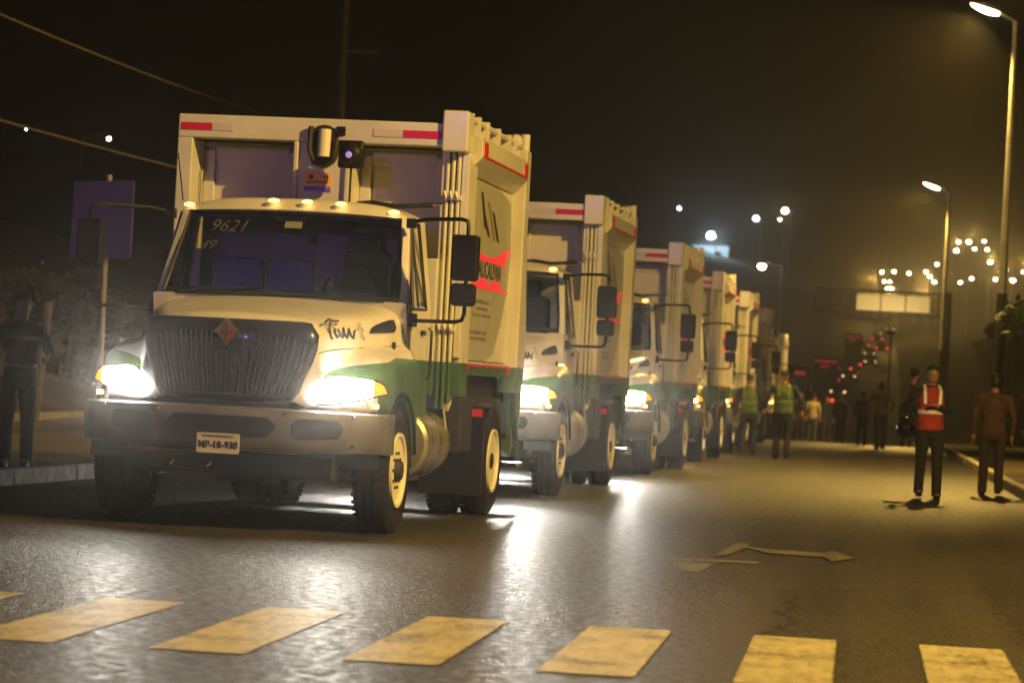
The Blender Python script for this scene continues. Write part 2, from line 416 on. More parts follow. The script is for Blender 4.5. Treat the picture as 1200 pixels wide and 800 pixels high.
# ------------------------------------------------------------------ the setting
def rz(y):
    return interp(y, [(-60, 0), (83.5, 0), (90, -.18), (110, -.35), (150, -.5), (320, -.5), (360, 1.2), (420, 7.0), (700, 34), (1000, 64), (1300, 90)])
def lkerb(y): return -8.2 + .035 * (min(y, 60) - 28)
def gzz(x, y):
    z = rz(y) - .12
    if x > 4.5: z += min(7, (x - 4.5) * (.02 + .16 * sstep(90, 200, y))) + (.9 * mnoise.noise(Vector((x * .08, y * .03, 0))) * sstep(4.5, 20, x))
    if x < -12.5: z += min(9, (-12.5 - x) * .28) + 1.0 * mnoise.noise(Vector((x * .1, y * .04, 3))) * sstep(12.5, 20, -x)
    return z
def strip(name, xl, xr, y0, y1, z, m, step=10.0):
    b = MB(); n = max(1, int((y1 - y0) / step))
    b.grid(lambda u, v: ((lambda y: ((xl(y) if callable(xl) else xl) * (1 - u) + (xr(y) if callable(xr) else xr) * u, y, rz(y) + z))(y0 + (y1 - y0) * v)), 2, n)
    return b.build(name, m)
b = MB()
xs = [-420, -250, -150, -90, -60, -45, -35, -28, -22, -18, -14, -12.5, -9.6, -8.3, -3, 2.3, 4.5, 6, 8, 11, 15, 20, 27, 36, 50, 70, 100, 160, 260, 420]
ys = [-60, -20, 0, 20, 40, 60, 75, 83.5, 90, 100, 110, 130, 150, 175, 200, 230, 260, 290, 320, 340, 360, 380, 400, 420, 450, 480, 520, 560, 600, 650, 700, 800, 900, 1000, 1300]
b.grid(lambda u, v: (xs[round(u * (len(xs) - 1))], ys[round(v * (len(ys) - 1))], gzz(xs[round(u * (len(xs) - 1))], ys[round(v * (len(ys) - 1))])), len(xs) - 1, len(ys) - 1)
tag(b.build('ground', EARTH, smooth=2), kind='structure')
road = tag(strip('road', lkerb, 2.3, -40, 83.5, 0, ASPH, 8), kind='structure')
far_road = tag(strip('road', -8, 7.5, 83.6, 1000, -.01, ASPH2, 10), kind='structure')
pl = tag(strip('pavement', -12.4, lambda y: lkerb(y) - .16, -40, 83, .13, PAVE, 8), kind='structure')
pr = tag(strip('verge', 2.47, 4.6, -40, 83, .10, EARTH, 8), kind='structure')
# crosswalk stripes, worn lane marks
for i in range(-2, 8):
    x0 = -3.94 + .86 * i
    k = .05 * i
    b = MB(); r = random.uniform
    b.grid(lambda u, v: (x0 + .44 * u + .17 * (.5 - v) * 0 , 12.15 + k + 2.52 * v + .008 * random.uniform(-1, 1), .004), 4, 8)
    b.build('crosswalk_stripe', ZEBRA, road)
b = MB()
ZQ = [.004]
def gq(pts):
    w = [gnd(*p) for p in pts]; ZQ[0] += .0012; b.add([(p.x, p.y, ZQ[0]) for p in w], [tuple(range(len(w)))])
gq([(772, 653), (780, 656), (888, 661), (889, 658)])
gq([(782, 658), (800, 669), (818, 671), (838, 661)])
b.build('worn_arrow_mark', WORNW, road)
b = MB()
gq([(838, 651), (862, 637), (878, 637), (876, 641), (852, 651)])
gq([(866, 640), (900, 644), (972, 649), (974, 654), (900, 649)])
gq([(960, 650), (975, 646), (1002, 655), (975, 659)])
b.build('worn_arrow_mark', WORNW, road)

def kerb(name, xf, y0, y1, L, mats, side):
    k = MB().box(-.07 * side - .01, -.07 * side + .01, -.01, .01, .01, .1)
    root = empty(name, (0, 0, 0)); tag(root, kind='structure')
    mb = MB().rbox(-.075, .075, .012, L - .012, -.1, .155, .025, axis='y', n=2)
    first = mb.build('kerb_block', mats[0], root, bevel=0)
    meshes = [first.data]
    for mm in mats[1:]:
        c = first.data.copy(); c.materials.clear(); c.materials.append(mm); meshes.append(c)
    n = int((y1 - y0) / L)
    for i in range(n):
        y = y0 + i * L
        o = first if i == 0 else first.copy()
        if i: COL.objects.link(o)
        o.data = meshes[i % len(meshes)]; o.parent = root
        o.location = (xf(y) + side * .085 + random.uniform(-.006, .006), y, random.uniform(-.008, .006))
        o.rotation_euler.z = -math.atan((xf(y + L) - xf(y)) / L) + random.uniform(-.004, .004)
kerb('kerb', lkerb, 10, 84, 1.0, [mat('lightened_kerb_concrete', (.75, .73, .70), .8, noise=.3, bump=(.6, .02), nscale=7)], -1)  # left kerb concrete made paler in place of light falling on it
kerb('kerb', lambda y: 2.3, 20, 82.5, 2.5, [KERBY, KERBC], 1)
kerb('kerb', lambda y: 0, 0, .9, 1.0, [KERBC], 1) if False else None
# cross kerb where the near road ends on the right
root = empty('kerb'); tag(root, kind='structure')
for i in range(8):
    MB().rbox(-.46 , .46, -.075, .075, -.1, .155, .025, axis='x', n=2).build('kerb_block', KERBY, root, loc=(2.0 + i * .96, 83.4, 0))

# ------------------------------------------------------------------ haze
hz = MB().box(-410, 410, -55, 1250, -1.9, 118).build('haze', mat('tmp_haze', (1, 1, 1)))
hm = bpy.data.materials.new('thin_night_haze'); hm.use_nodes = True; hn = hm.node_tree; hn.nodes.clear()
ho = hn.nodes.new('ShaderNodeOutputMaterial'); hv = hn.nodes.new('ShaderNodeVolumePrincipled')
hv.inputs['Color'].default_value = (.92, .90, .86, 1); hv.inputs['Density'].default_value = HAZE_D; hv.inputs['Anisotropy'].default_value = HAZE_G
hv2 = hn.nodes.new('ShaderNodeVolumePrincipled'); hv2.inputs['Color'].default_value = (.92, .90, .84, 1); hv2.inputs['Density'].default_value = .00032; hv2.inputs['Anisotropy'].default_value = .35
ha = hn.nodes.new('ShaderNodeAddShader'); hn.links.new(hv.outputs[0], ha.inputs[0]); hn.links.new(hv2.outputs[0], ha.inputs[1])
hn.links.new(ha.outputs[0], ho.inputs['Volume']); hz.data.materials.clear(); hz.data.materials.append(hm)
hm.cycles.homogeneous_volume = True if hasattr(hm.cycles, 'homogeneous_volume') else False
tag(hz, 'thin warm night haze filling the air above the road', 'haze', kind='stuff')

# ------------------------------------------------------------------ street lamps
def light(name, kind, power, col, loc, parent=None, rot=None, size=.1, angle=None, blend=.3):
    l = bpy.data.lights.new(name, kind); l.energy = power; l.color = col
    if kind in ('POINT', 'SPOT'): l.shadow_soft_size = size
    if kind == 'SPOT': l.spot_size = angle; l.spot_blend = blend
    o = bpy.data.objects.new(name, l); COL.objects.link(o); o.location = loc; o.parent = parent
    if rot is not None: o.rotation_euler = rot
    return o
def aim(v): return Vector(v).to_track_quat('-Z', 'Y').to_euler()

def lamp_proto():
    r = empty('street_lamp')
    MB().tube([(0, 0, 0), (0, 0, 3.4)], [.115, .10], 14).build('pole_base', POLED, r, smooth=True)
    MB().tube([(0, 0, 3.4), (0, 0, 8.72)], [.085, .045], 14).build('pole', POLEG, r, smooth=True)
    MB().tube([(0, 0, 8.6), (-.05, 0, 8.74), (-.22, 0, 8.83), (-.32, 0, 8.87)], .03, 8).build('lamp_arm', POLEG, r, smooth=True)
    h = MB()
    def f(u, v):
        t = PI * u; x = -.28 - .62 * v; w = .13 * math.sin(PI * min(1, .12 + v * .86)) ** .5 + .01
        return (x, w * math.cos(t), 8.87 + .17 * v + .10 * math.sin(t) * (w / .13))
    h.grid(f, 10, 10); h.build('lamp_head', POLEG, r, smooth=2)
    def g(u, v):
        t = PI * u; x = -.33 - .54 * v; w = .115 * math.sin(PI * min(1, .10 + v * .85)) ** .5
        return (x, w * math.cos(t), 8.87 + .17 * v - .11 * math.sin(t) * (w / .12))
    MB().grid(g, 10, 10).build('lamp_lens', BULBN, r, smooth=2)
    return r
lp = lamp_proto()
cm = childmap()
lamps = [((2.62, 55.6), P_LAMPN, 'tall lit street lamp at the right kerb, its head in the top right corner'),
         ((2.62, 96.6), P_LAMPN, 'lit street lamp behind the first one, standing by the gantry sign')]
for i, ((x, y), pw, lab) in enumerate(lamps):
    o = lp if i == 0 else copy_tree(lp, cm)
    if i == 0:
        hm_ = copy_tree(lp, cm); hm_.location = (9.7, 15, 2.2); tag(hm_, 'tall street lamp on the right bank beside the viewer, outside the view', 'street lamp')
        MB().tube([(0, 0, -2.4), (0, 0, 0)], .13, 12).build('pole_base', POLED, hm_, smooth=True)
        light('sodium_light', 'SPOT', P_LAMP0, SODIUM, (-.72, 0, 8.84), hm_, aim((-13, 9, -10)), .16, rad(168), .15)
    o.location = (x, y, rz(y) + (.1 if y < 83 else 0)); tag(o, lab, 'street lamp', 'street lamps along the right kerb')
    light('sodium_light', 'SPOT', pw, SODIUM, (-.72, 0, 8.84), o, aim((-.55, -.1, -1)), .14, rad(140), .3)

# added violet fill light on an invented mast behind the camera, tinting shaded parts
fl = empty('fill_light_mast', (-9.4, -3, .13))
MB().tube([(0, 0, 0), (0, 0, 6.9)], [.1, .07], 12).build('mast', POLEG, fl, smooth=True)
MB().box(-.3, .3, -.12, .08, 6.85, 7.25).build('fill_housing', BLK, fl, bevel=.02)
MB().box(-.27, .27, .081, .09, 6.88, 7.22).build('fill_glass', mat('violet_fill_glass', (.5, .4, .9), .2, emit=(.62, .42, 1), es=6), fl)
tag(fl, 'added violet fill light on an unseen grey mast at the left pavement behind the viewer', 'floodlight')
light('violet_fill_light', 'SPOT', P_FILL * 6, (.42, .18, 1.0), (0, .2, 7.0), fl, aim((4.5, 28, -5.2)), .3, rad(70), .6)

# ------------------------------------------------------------------ the refuse lorry
def hood_prof(y):
    zt = interp(y, [(-.97, 1.62), (-.8, 1.70), (-.3, 1.765), (.3, 1.84), (.62, 1.885)])
    hw = interp(y, [(-.97, .66), (-.3, .82), (.3, .97), (.62, 1.02)])
    zf = interp(y, [(-.97, 1.20), (-.7, 1.31), (-.4, 1.41), (-.1, 1.455), (.62, 1.47)])
    fx = interp(y, [(-.97, 1.06), (-.7, 1.16), (-.4, 1.2), (.62, 1.2)])
    if abs(y) < .62: zb = .50 + math.sqrt(.62 ** 2 - y * y)
    else: zb = .97 if y < 0 else .62
    if abs(y) < .62: zb = max(zb, .62)
    return [(0, zt), (.3 * hw, zt - .004), (.6 * hw, zt - .02), (.82 * hw, zt - .04), (.94 * hw, zt - .07), (hw, zt - .12), (hw + .03, zt - .2),
            (hw + .05, zf + .06), (hw + .085, zf + .015), ((hw + fx) / 2 + .03, zf), (fx - .06, zf - .035), (fx - .015, zf - .09), (fx, zf - .16), (fx, zb)]
def nose_y(x, y=-.97):
    return y + .40 * (abs(x) / 1.2) ** 2.2 * (1 - sstep(-.97, -.15, y))
def flank(y, z, off=.006):
    """point on the bonnet flank at (y,z)"""
    def fx(yy):
        p = hood_prof(yy); q = [(a[1], a[0]) for a in p[5:9]]; q.sort(); return interp(z, q)
    yy = y
    for _ in range(4): yy = y - (nose_y(fx(yy), yy) - yy)
    x = fx(yy); return (x + off, nose_y(x, yy) - off * .25, z)
def patch(b, x0, x1, z0, z1, r, surf, off, n=14, mi=0, skew=None):
    def fn(u, v):
        x = x0 + (x1 - x0) * u; d = min(x - x0, x1 - x); ins = 0
        if d < r: ins = r - math.sqrt(max(0, r * r - (r - d) ** 2))
        z = z0 + ins + (z1 - z0 - 2 * ins) * v
        xx = x * (skew(z) if skew else 1)
        return (xx, surf(xx, z) - off, z)
    return b.grid(fn, n, 4, mi)

def wheel(parent, x, y, side, name='wheel', dual=False, w=.28):
    """side +1: outer face towards +x"""
    R = .51
    b = MB(); o = x
    prof = [(-w, .30), (-w, .44), (-w + .02, .485), (-w + .045, R - .004), (-w * .66, R), (-w * .64, R - .013), (-w * .60, R - .013), (-w * .58, R), (-w * .40, R), (-w * .38, R - .013), (-w * .34, R - .013), (-w * .32, R), (-.045, R - .004), (-.02, .485), (.0, .44), (-.005, .36), (-.015, .30)]
    b.lathe([(a * side, r) for a, r in prof], (o, y, R), 'x', 48, caps=False)
    for k in range(48):
        t = 2 * PI * k / 48
        for a in (-w + .03, -.06):
            cxx, cyy, czz = o + a * side, y + (R - .006) * math.cos(t), R + (R - .006) * math.sin(t)
            d = Vector((0, -math.sin(t), math.cos(t))) * .013; e = Vector((0, math.cos(t), math.sin(t))) * .009
            c = Vector((cxx, cyy, czz)); s_ = Vector((.028, 0, 0))
            vs = [c + sx_ * s_ + sd * d + se * e for se in (-1, 1) for sd in (-1, 1) for sx_ in (-1, 1)]
            b.add(vs, [(0, 1, 3, 2), (4, 6, 7, 5), (0, 4, 5, 1), (2, 3, 7, 6), (0, 2, 6, 4), (1, 5, 7, 3)])
    t = b.build('wheel', RUB, parent, smooth=True)
    dish = .14 if dual else .02
    b = MB()
    b.lathe([(a * side, r) for a, r in [(-.02, .305), (.006, .30), (.004, .275), (-.03, .262), (-.03 - dish * .7, .235), (-.02 - dish, .15), (-.02 - dish, .06)]], (o, y, R), 'x', 32)
    b.build('rim', RIM, t, smooth=True)
    b = MB()
    for k in range(8):
        a = 2 * PI * k / 8 + .2
        b.lathe([(-.01 * side, .026), (.02 * side, .026)] if False else [((-.06 - dish * .6) * side, .028), ((-.022 - dish * .62) * side, .028)], (o, y + .215 * math.cos(a), R + .215 * math.sin(a)), 'x', 10)
    b.build('rim_hole', CHAS, t)
    b = MB()
    b.lathe([(a * side, r) for a, r in [(-.1 - dish, .10), (.0 - dish * .3, .095), (.035 - dish * .3, .07), (.045 - dish * .3, .02)]], (o, y, R), 'x', 20)
    for k in range(10):
        a = 2 * PI * k / 10
        b.lathe([((-.03 - dish) * side, .015), ((.012 - dish) * side, .014)], (o, y + .143 * math.cos(a), R + .143 * math.sin(a)), 'x', 6)
    b.build('hub', CHAS, t, smooth=True)
    return t

def make_truck():
    T = empty('garbage_truck')
    # ---- hood
    ys = [-.97, -.93, -.88, -.8, -.7, -.625] + [-.615 + .0615 * i for i in range(21)] + [.625]
    b = MB(); n = None
    rows = []
    for y in ys:
        h = hood_prof(y); full = [(-x, z) for x, z in h[:0:-1]] + h
        rows.append([(x, nose_y(x, y), z) for x, z in full])
    n = len(rows[0]); vs = [p for r in rows for p in r]
    fs = [(j * n + i, j * n + i + 1, (j + 1) * n + i + 1, (j + 1) * n + i) for j in range(len(rows) - 1) for i in range(n - 1)]
    b.add(vs, fs)
    # front fascia below the nose edge
    fr = rows[0]; fv = list(fr) + [(x, y + .01, (z * .5 + .97 * .5)) for x, y, z in fr] + [(x, y + .02, .95) for x, y, z in fr]
    b.add(fv, [(j * n + i, (j + 1) * n + i, (j + 1) * n + i + 1, j * n + i + 1) for j in range(2) for i in range(n - 1)])
    hood = b.build('hood', PAINT, T, smooth=2)
    md = hood.modifiers.new('sub', 'SUBSURF'); md.levels = 1; md.render_levels = 1
    so = hood.modifiers.new('solid', 'SOLIDIFY'); so.thickness = .015
    # arch lips and liners
    for s in (1, -1):
        MB().tube([(s * 1.205, .61 * math.cos(rad(a)), .50 + .625 * math.sin(rad(a))) for a in range(12, 169, 8)], .012, 6).build('wheel_arch_lip', BLK, T, smooth=True)
        b = MB(); b.grid(lambda u, v: (s * (.55 + .62 * v), .64 * math.cos(PI * u), .52 + .61 * math.sin(PI * u)), 14, 1); b.build('wheel_arch_liner', CHAS, T)
    # flank details on both sides: vent and script (mirrored vent, script on the visible side)
    for s in (1, -1):
        b = MB()
        pts = []
        for u in [i / 10 for i in range(11)]:
            y = -.06 + .50 * u; zt = 1.60 + .135 * (u ** .55) - (.03 * max(0, u - .8) * 5 * .4); zb_ = 1.595 + .03 * u
            if u == 1: zb_ = 1.66
            pts.append((y, zb_, zt))
        vv = []; 
        for y, z0, z1 in pts:
            for k in range(4):
                p = flank(y, z0 + (z1 - z0) * k / 3, .008); vv.append((p[0] * s, p[1], p[2]))
        b.add(vv, [(j * 4 + k, j * 4 + k + 1, (j + 1) * 4 + k + 1, (j + 1) * 4 + k) for j in range(10) for k in range(3)])
        b.build('hood_vent', BLK, T, smooth=True)
        MB().tube([(lambda p: (p[0] * s, p[1], p[2]))(flank(-.85 + .1 * i, 1.405 + .11 * (i / 14) ** .6, .0)) for i in range(15)], .0045, 5).build('hood_seam', CHAS, T)
    strokes = [  # (along, up) of the hand-drawn script
        [(0, .11), (.05, .135), (.12, .125), (.19, .128)], [(.085, .135), (.07, .07), (.075, 0), (.09, -.015)],
        [(.15, .07), (.14, .03), (.155, .0), (.18, .01)], [(.155, .10), (.165, .105)],
        [(.19, .065), (.21, .02), (.225, .0), (.25, .04), (.265, .08), (.26, .02), (.28, 0), (.31, .04), (.33, .075), (.335, .02), (.36, .0), (.39, .05), (.41, .065)]]
    b = MB()
    for st in strokes: b.tube([flank(-.72 + .46 / .42 * a, 1.545 + c, .006) for a, c in st], [.010] * len(st), 6)
    b.build('hood_script', DARKT, T, smooth=True)
    b = MB()
    for (a, c, rr_) in [(.0, 0, .016), (.0, .045, .022), (.012, .09, .018), (-.03, .055, .012), (.035, .05, .012), (.02, -.02, .012)]:
        b.tube([flank(-.19 + a + rr_ * 1.4 * math.cos(t * .7), 1.57 + c + rr_ * math.sin(t * .7), .005) for t in range(9)], .004, 5, close=True)
    b.build('hood_crest', mat('faded_crest_print', (.40, .33, .2), .5), T)
    # ---- grille
    sk = lambda z: .80 + .20 * sstep(1.0, 1.5, z)
    b = MB(); ns = lambda x, z: nose_y(x)
    patch(b, -.70, .70, 1.00, 1.645, .10, ns, .045, 24, skew=sk)
    gr = b.build('grille', BLKG, T, smooth=True); so = gr.modifiers.new('solid', 'SOLIDIFY'); so.thickness = .05; so.offset = -1
    b = MB()
    for i in range(29):
        x = (-.60 + 1.20 * i / 28)
        if abs(x) < .09: zt = 1.40
        else: zt = 1.545 - .06 * (abs(x) / .6) ** 6
        def pt(z): xx = x * sk(z); return Vector((xx, nose_y(xx) - .058, z))
        zs = [1.07, 1.2, 1.32, zt]
        for z0, z1 in zip(zs, zs[1:]):
            p, q = pt(z0), pt(z1); w = .005
            b.add([p + Vector((-w, 0, 0)), p + Vector((w, 0, 0)), q + Vector((w, 0, 0)), q + Vector((-w, 0, 0)), p + Vector((-w, .03, 0)), p + Vector((w, .03, 0)), q + Vector((w, .03, 0)), q + Vector((-w, .03, 0))],
                  [(0, 1, 2, 3), (0, 3, 7, 4), (1, 5, 6, 2)])
    tag(b.build('grille_bars', SLATM, gr), kind='stuff')
    MB().prism([(-.085, 1.535), (0, 1.62), (.085, 1.535), (0, 1.435)], 'y', -1.055, -1.03).build('diamond_badge', DIAM, gr, bevel=.004)
    b = MB()
    dd = [(-.10, 1.53), (0, 1.64), (.10, 1.53), (0, 1.41)]
    b.tube([(x, -1.05, z) for x, z in dd[:3]], .010, 6); b.tube([(.0, -1.062, 1.47), (0, -1.062, 1.59)], .008, 6); b.tube([(-.05, -1.062, 1.535), (.05, -1.062, 1.535)], .007, 6)
    b.build('badge_rim', CHR, gr, smooth=True)
    b = MB(); patch(b, -.62, .62, .955, 1.02, .03, ns, .03, 16); lo = b.build('grille_valance', BLK, T, smooth=True)
    lo.modifiers.new('solid', 'SOLIDIFY').thickness = .03
    # ---- headlights
    for s in (1, -1):
        def hz_(u):   # x, z low, z high along the lamp
            x = .69 + .50 * u
            lo = 1.01 + .03 * u + .11 * max(0, u - .25) ** 1.3
            hi = lo + .25 * (math.sin(PI * min(.5, .08 + u * 1.3)) ** .6) * (1 - u) ** .42 + .012
            return x, lo, hi
        def hf(u0, u1):
            def fn(u, v):
                uu = u0 + (u1 - u0) * u; x, lo, hi = hz_(uu); z = lo + (hi - lo) * v
                y = nose_y(min(x, 1.2)) - .035 * math.sin(PI * v) * math.sin(PI * min(1, max(0, .1 + uu * .85))) - .012 + .30 * max(0, x - 1.06)
                return (s * x, y, z)
            return fn
        hl = MB().grid(hf(.0, .82), 10, 6).build('headlight', HEADL, T, smooth=2)
        MB().grid(hf(.82, 1.0), 8, 6).build('turn_signal', AMBER, hl, smooth=2)
        bz = MB(); bz.tube([hf(0, 1)(i / 20, 0) for i in range(21)], .008, 5); bz.tube([hf(0, 1)(i / 20, 1) for i in range(21)], .008, 5)
        bz.build('headlight_bezel', BLK, hl)
        MB().box(s * 1.12 - .02, s * 1.12 + .02, -.66, -.6, 1.0, 1.035).build('side_marker', MARK, T)
    # ---- bumper
    by = lambda x, z=0: -1.10 + .42 * (min(abs(x), 1.22) / 1.22) ** 2.6
    b = MB()
    sec = [(.06, .97), (.0, .955), (-.012, .90), (-.006, .80), (.0, .68), (.03, .625), (.12, .61)]
    def bf(u, v):
        x = -1.22 + 2.44 * u; k = v * (len(sec) - 1); i = min(int(k), len(sec) - 2); t = k - i
        o = sec[i][0] * (1 - t) + sec[i + 1][0] * t; z = sec[i][1] * (1 - t) + sec[i + 1][1] * t
        z += (.03 * (abs(x) / 1.2) ** 2) * (1 if z < .8 else -.4)
        return (x, by(x) + o, z)
    b.grid(bf, 40, 12)
    for s in (1, -1):  # wrapped ends
        b.grid(lambda u, v: (s * (1.22 + .0 * v), by(1.22) + .35 * v + sec[round(u * 6)][0] * (1 - v), sec[round(u * 6)][1] + (.03 if sec[round(u * 6)][1] < .8 else -.012)), 6, 3)
    bu = b.build('bumper', BUMP, T, smooth=True); bu.modifiers.new('solid', 'SOLIDIFY').thickness = .01
    for x0, x1 in ((-.43, .43), (.56, .93), (-.93, -.56)):
        b = MB(); patch(b, x0, x1, .755, .895, .05, by, .016, 14); b.build('bumper_opening_patch', BLK, bu, smooth=True)  # dark patch on the bumper skin stands in for a shaded opening
    pl_ = MB().rbox(-.17, .17, -1.125, -1.118, .60, .755, .015).build('licence_plate', PLATE, T)
    text_obj('plate_number', 'MP-18-938', .075, DARKT, pl_, FRONT(0, -1.127, .665), bold=.002, sx=.95)
    text_obj('plate_heading', 'ESTADO DE MEXICO', .026, GREYT, pl_, FRONT(0, -1.127, .733))
    MB().box(-.85, .85, -.80, -.45, .42, .62).build('front_axle_fairing', CHAS, T, bevel=.03)
    for x in (-.42, -.12): 
        MB().tube([(x, -1.0, .50), (x + .03, -.98, .53)], .02, 6).build('tow_hook', CHR, T)
    # ---- cab
    b = MB()
    A = {1: [(1.03, .60, 1.86), (1.055, .66, 1.86), (.965, 1.04, 2.60), (.93, .96, 2.60)]}
    for s in (1, -1):
        # A pillar
        b.add([(s * 1.0, .57, 1.86), (s * 1.075, .60, 1.86), (s * 1.075, .70, 1.86), (s * .915, .95, 2.60), (s * .985, .98, 2.60), (s * .985, 1.06, 2.60)],
              [(0, 1, 4, 3), (1, 2, 5, 4), (0, 3, 5, 2), (3, 4, 5), (0, 2, 1)])
        # B pillar and rear corner
        b.add([(s * 1.085, 1.33, .72), (s * 1.085, 1.58, .72), (s * 1.085, 1.58, 1.86), (s * 1.085, 1.33, 1.86), (s * .99, 1.33, 2.6), (s * .99, 1.58, 2.6),
               (s * 1.04, 1.33, .72), (s * 1.04, 1.33, 1.86), (s * .94, 1.33, 2.6)],
              [(0, 1, 2, 3), (3, 2, 5, 4), (0, 3, 7, 6), (3, 4, 8, 7)])
        b.add([(s * 1.085, .62, .6), (s * 1.085, 1.58, .6), (s * 1.085, 1.58, .72), (s * 1.085, .62, .72), (s * .9, .62, .6), (s * .9, 1.58, .6)], [(0, 1, 2, 3), (0, 4, 5, 1)])
        b.add([(s * 1.085, .60, .72), (s * 1.085, .68, .72), (s * 1.085, .72, 1.86), (s * 1.085, .60, 1.86)], [(0, 1, 2, 3)])
    b.box(-1.08, 1.08, 1.56, 1.60, .62, 1.86); b.box(-.98, .98, 1.56, 1.60, 1.86, 2.62)
    # cowl under the windscreen
    b.grid(lambda u, v: ((u * 2 - 1) * 1.08, .56 + .06 * v - .02 * (1 - v), 1.885 - .02 * (u * 2 - 1) ** 2 - .3 * v), 12, 2)
    cab = b.build('cab', PAINT, T, bevel=.012)
    # roof
    b = MB()
    def rf(u, v):
        x = (u * 2 - 1); y = .90 + .72 * v
        edge = max(abs(x) ** 6, (abs(v * 2 - 1)) ** 8)
        return (x * (1.0 - .02 * (1 - v)), y + (.07 * x * x if v < .5 else 0) * (1 - v), 2.735 - .035 * x * x - .10 * edge - .02 * (1 - v) ** 2)
    b.grid(rf, 24, 12); b.grid(lambda u, v: ((u * 2 - 1) * .98, .90 + .07 * (u * 2 - 1) ** 2 + .03 * v, rf(u, 0)[2] - .06 * v), 24, 1)
    ro = b.build('roof', PAINT, cab, smooth=2)
    for x in (-.93, -.18, .11, .40, .85):
        z = 2.700 - .035 * x * x - (.03 if abs(x) > .8 else 0); yy = .905 + .07 * x * x
        MB().blob((x, yy, z - .01), .05, .03, .020, 12).build('marker_lamp', MARK, ro, smooth=2)
    for s in (1, -1):
        d = MB().add([(s * 1.09, .70, .74), (s * 1.09, 1.32, .74), (s * 1.09, 1.32, 1.86), (s * 1.09, .73, 1.86), (s * 1.05, .70, .74), (s * 1.05, 1.32, .74), (s * 1.05, 1.32, 1.86), (s * 1.05, .73, 1.86)],
                     [(0, 1, 2, 3), (4, 7, 6, 5), (0, 4, 5, 1), (1, 5, 6, 2), (2, 6, 7, 3), (3, 7, 4, 0)]).build('door', PAINT, T, bevel=.01)
        def sg(y, z): 
            return (s * (1.088 - .135 * (z - 1.86) - .0), y, z)
        MB().add([sg(.78, 1.84), sg(.98, 1.84), sg(.98, 2.53), sg(.985, 2.53), sg(.80, 1.95)], [(0, 1, 2, 3, 4)]).build('vent_window', GLASSD, d)
        MB().add([sg(1.02, 1.90), sg(1.31, 1.90), sg(1.31, 2.53), sg(1.02, 2.55)], [(0, 1, 2, 3)]).build('door_window', GLASSD, d)
        MB().tube([sg(.765, 1.83), sg(.79, 1.97), sg(.98, 2.56), sg(1.31, 2.56), sg(1.325, 1.84), sg(.765, 1.83)], .016, 6).build('window_seal', BLK, d)
        MB().tube([sg(1.0, 1.84), sg(1.0, 2.56)], .012, 6).build('window_divider', BLK, d)
        MB().box(*sorted((s * 1.09, s * 1.115)), 1.15, 1.27, 1.62, 1.66).build('door_handle', BLK, d, bevel=.006)
        MB().box(*sorted((s * .80, s * 1.12)), .72, 1.25, .40, .44).box(*sorted((s * .95, s * 1.0)), .74, .78, .44, .72).box(*sorted((s * .95, s * 1.0)), 1.18, 1.22, .44, .72).build('cab_step', CHAS, T)
        MB().tube([(s * 1.10, 1.44, 1.25), (s * 1.13, 1.44, 1.28), (s * 1.13, 1.44, 1.66), (s * 1.10, 1.44, 1.69)], .012, 6).build('grab_handle', BLK, T, smooth=True)
        # mirrors
        X = 1.60; Y = .36
        mr = MB().tube([(s * 1.03, .80, 2.55), (s * 1.2, .70, 2.575), (s * (X - .07), Y + .05, 2.57), (s * (X - .01), Y + .01, 2.555), (s * X, Y, 2.50), (s * X, Y, 1.80), (s * (X - .02), Y + .01, 1.745), (s * (X - .08), Y + .04, 1.73), (s * 1.10, .68, 1.73)], .017, 8)
        mr.box(*sorted((s * 1.085, s * 1.13)), .62, .78, 1.68, 1.79); mr.box(*sorted((s * 1.0, s * 1.07)), .76, .84, 2.50, 2.58)
        mo = mr.build('mirror_bracket', BLK, T, smooth=True)
        MB().rbox(*sorted((s * (X - .125), s * (X + .10))), Y - .06, Y + .05, 2.065, 2.44, .035).build('mirror', BLK, mo, bevel=.02)
        MB().rbox(*sorted((s * (X - .115), s * (X + .085))), Y - .06, Y + .05, 1.86, 2.045, .035).build('lower_mirror', BLK, mo, bevel=.02)
    # windscreen
    def ws(u, v):
        x = (u * 2 - 1); hw = 1.0 - .085 * v
        return (x * hw, .50 + .40 * v + .07 * x * x, 1.885 + .70 * v - .012 * x * x)
    wsh = MB().grid(ws, 16, 8).build('windshield', GLASS, T, smooth=2)
    MB().tube([ws(0, i / 8) for i in range(9)] + [ws(i / 16, 1) for i in range(1, 17)] + [ws(1, 1 - i / 8) for i in range(1, 9)] + [ws(1 - i / 16, 0) for i in range(1, 16)], .02, 6, close=True).build('windshield_seal', BLK, wsh, smooth=True)
    for a, c in (((-.05, .46, 1.90), (-.60, .50, 2.02)), ((.70, .50, 1.90), (.1, .49, 2.0))):
        pass
    for x0, x1 in ((.08, .14), (.56, .64)):
        MB().tube([(x0 * 2 - 1, ws(x0, 0)[1] - .03, 1.89), (ws(x1 + .28, .10)[0], ws(x1 + .28, .10)[1] - .025, ws(x1, .08)[2])], .010, 6).build('wiper', BLK, wsh)
    wt = [text_obj('chalk_number', '9621', .17, CHALK, wsh, None, .0005, bold=-.0025, shear=.3, sx=1.0), text_obj('chalk_number', '49', .14, CHALK, wsh, None, .0005, bold=-.0022, shear=.3)]
    for t_, (u_, v_) in zip(wt, ((.21, .80), (.135, .56))):
        p = Vector(ws(u_, v_)); dx = (Vector(ws(u_ + .05, v_)) - Vector(ws(u_ - .05, v_))).normalized(); dz = (Vector(ws(u_, v_ + .05)) - Vector(ws(u_, v_ - .05))).normalized(); nn = dx.cross(dz)
        M4 = Matrix((dx, dz, nn)).transposed().to_4x4(); M4.translation = p + nn * .022; t_.data.transform(M4)
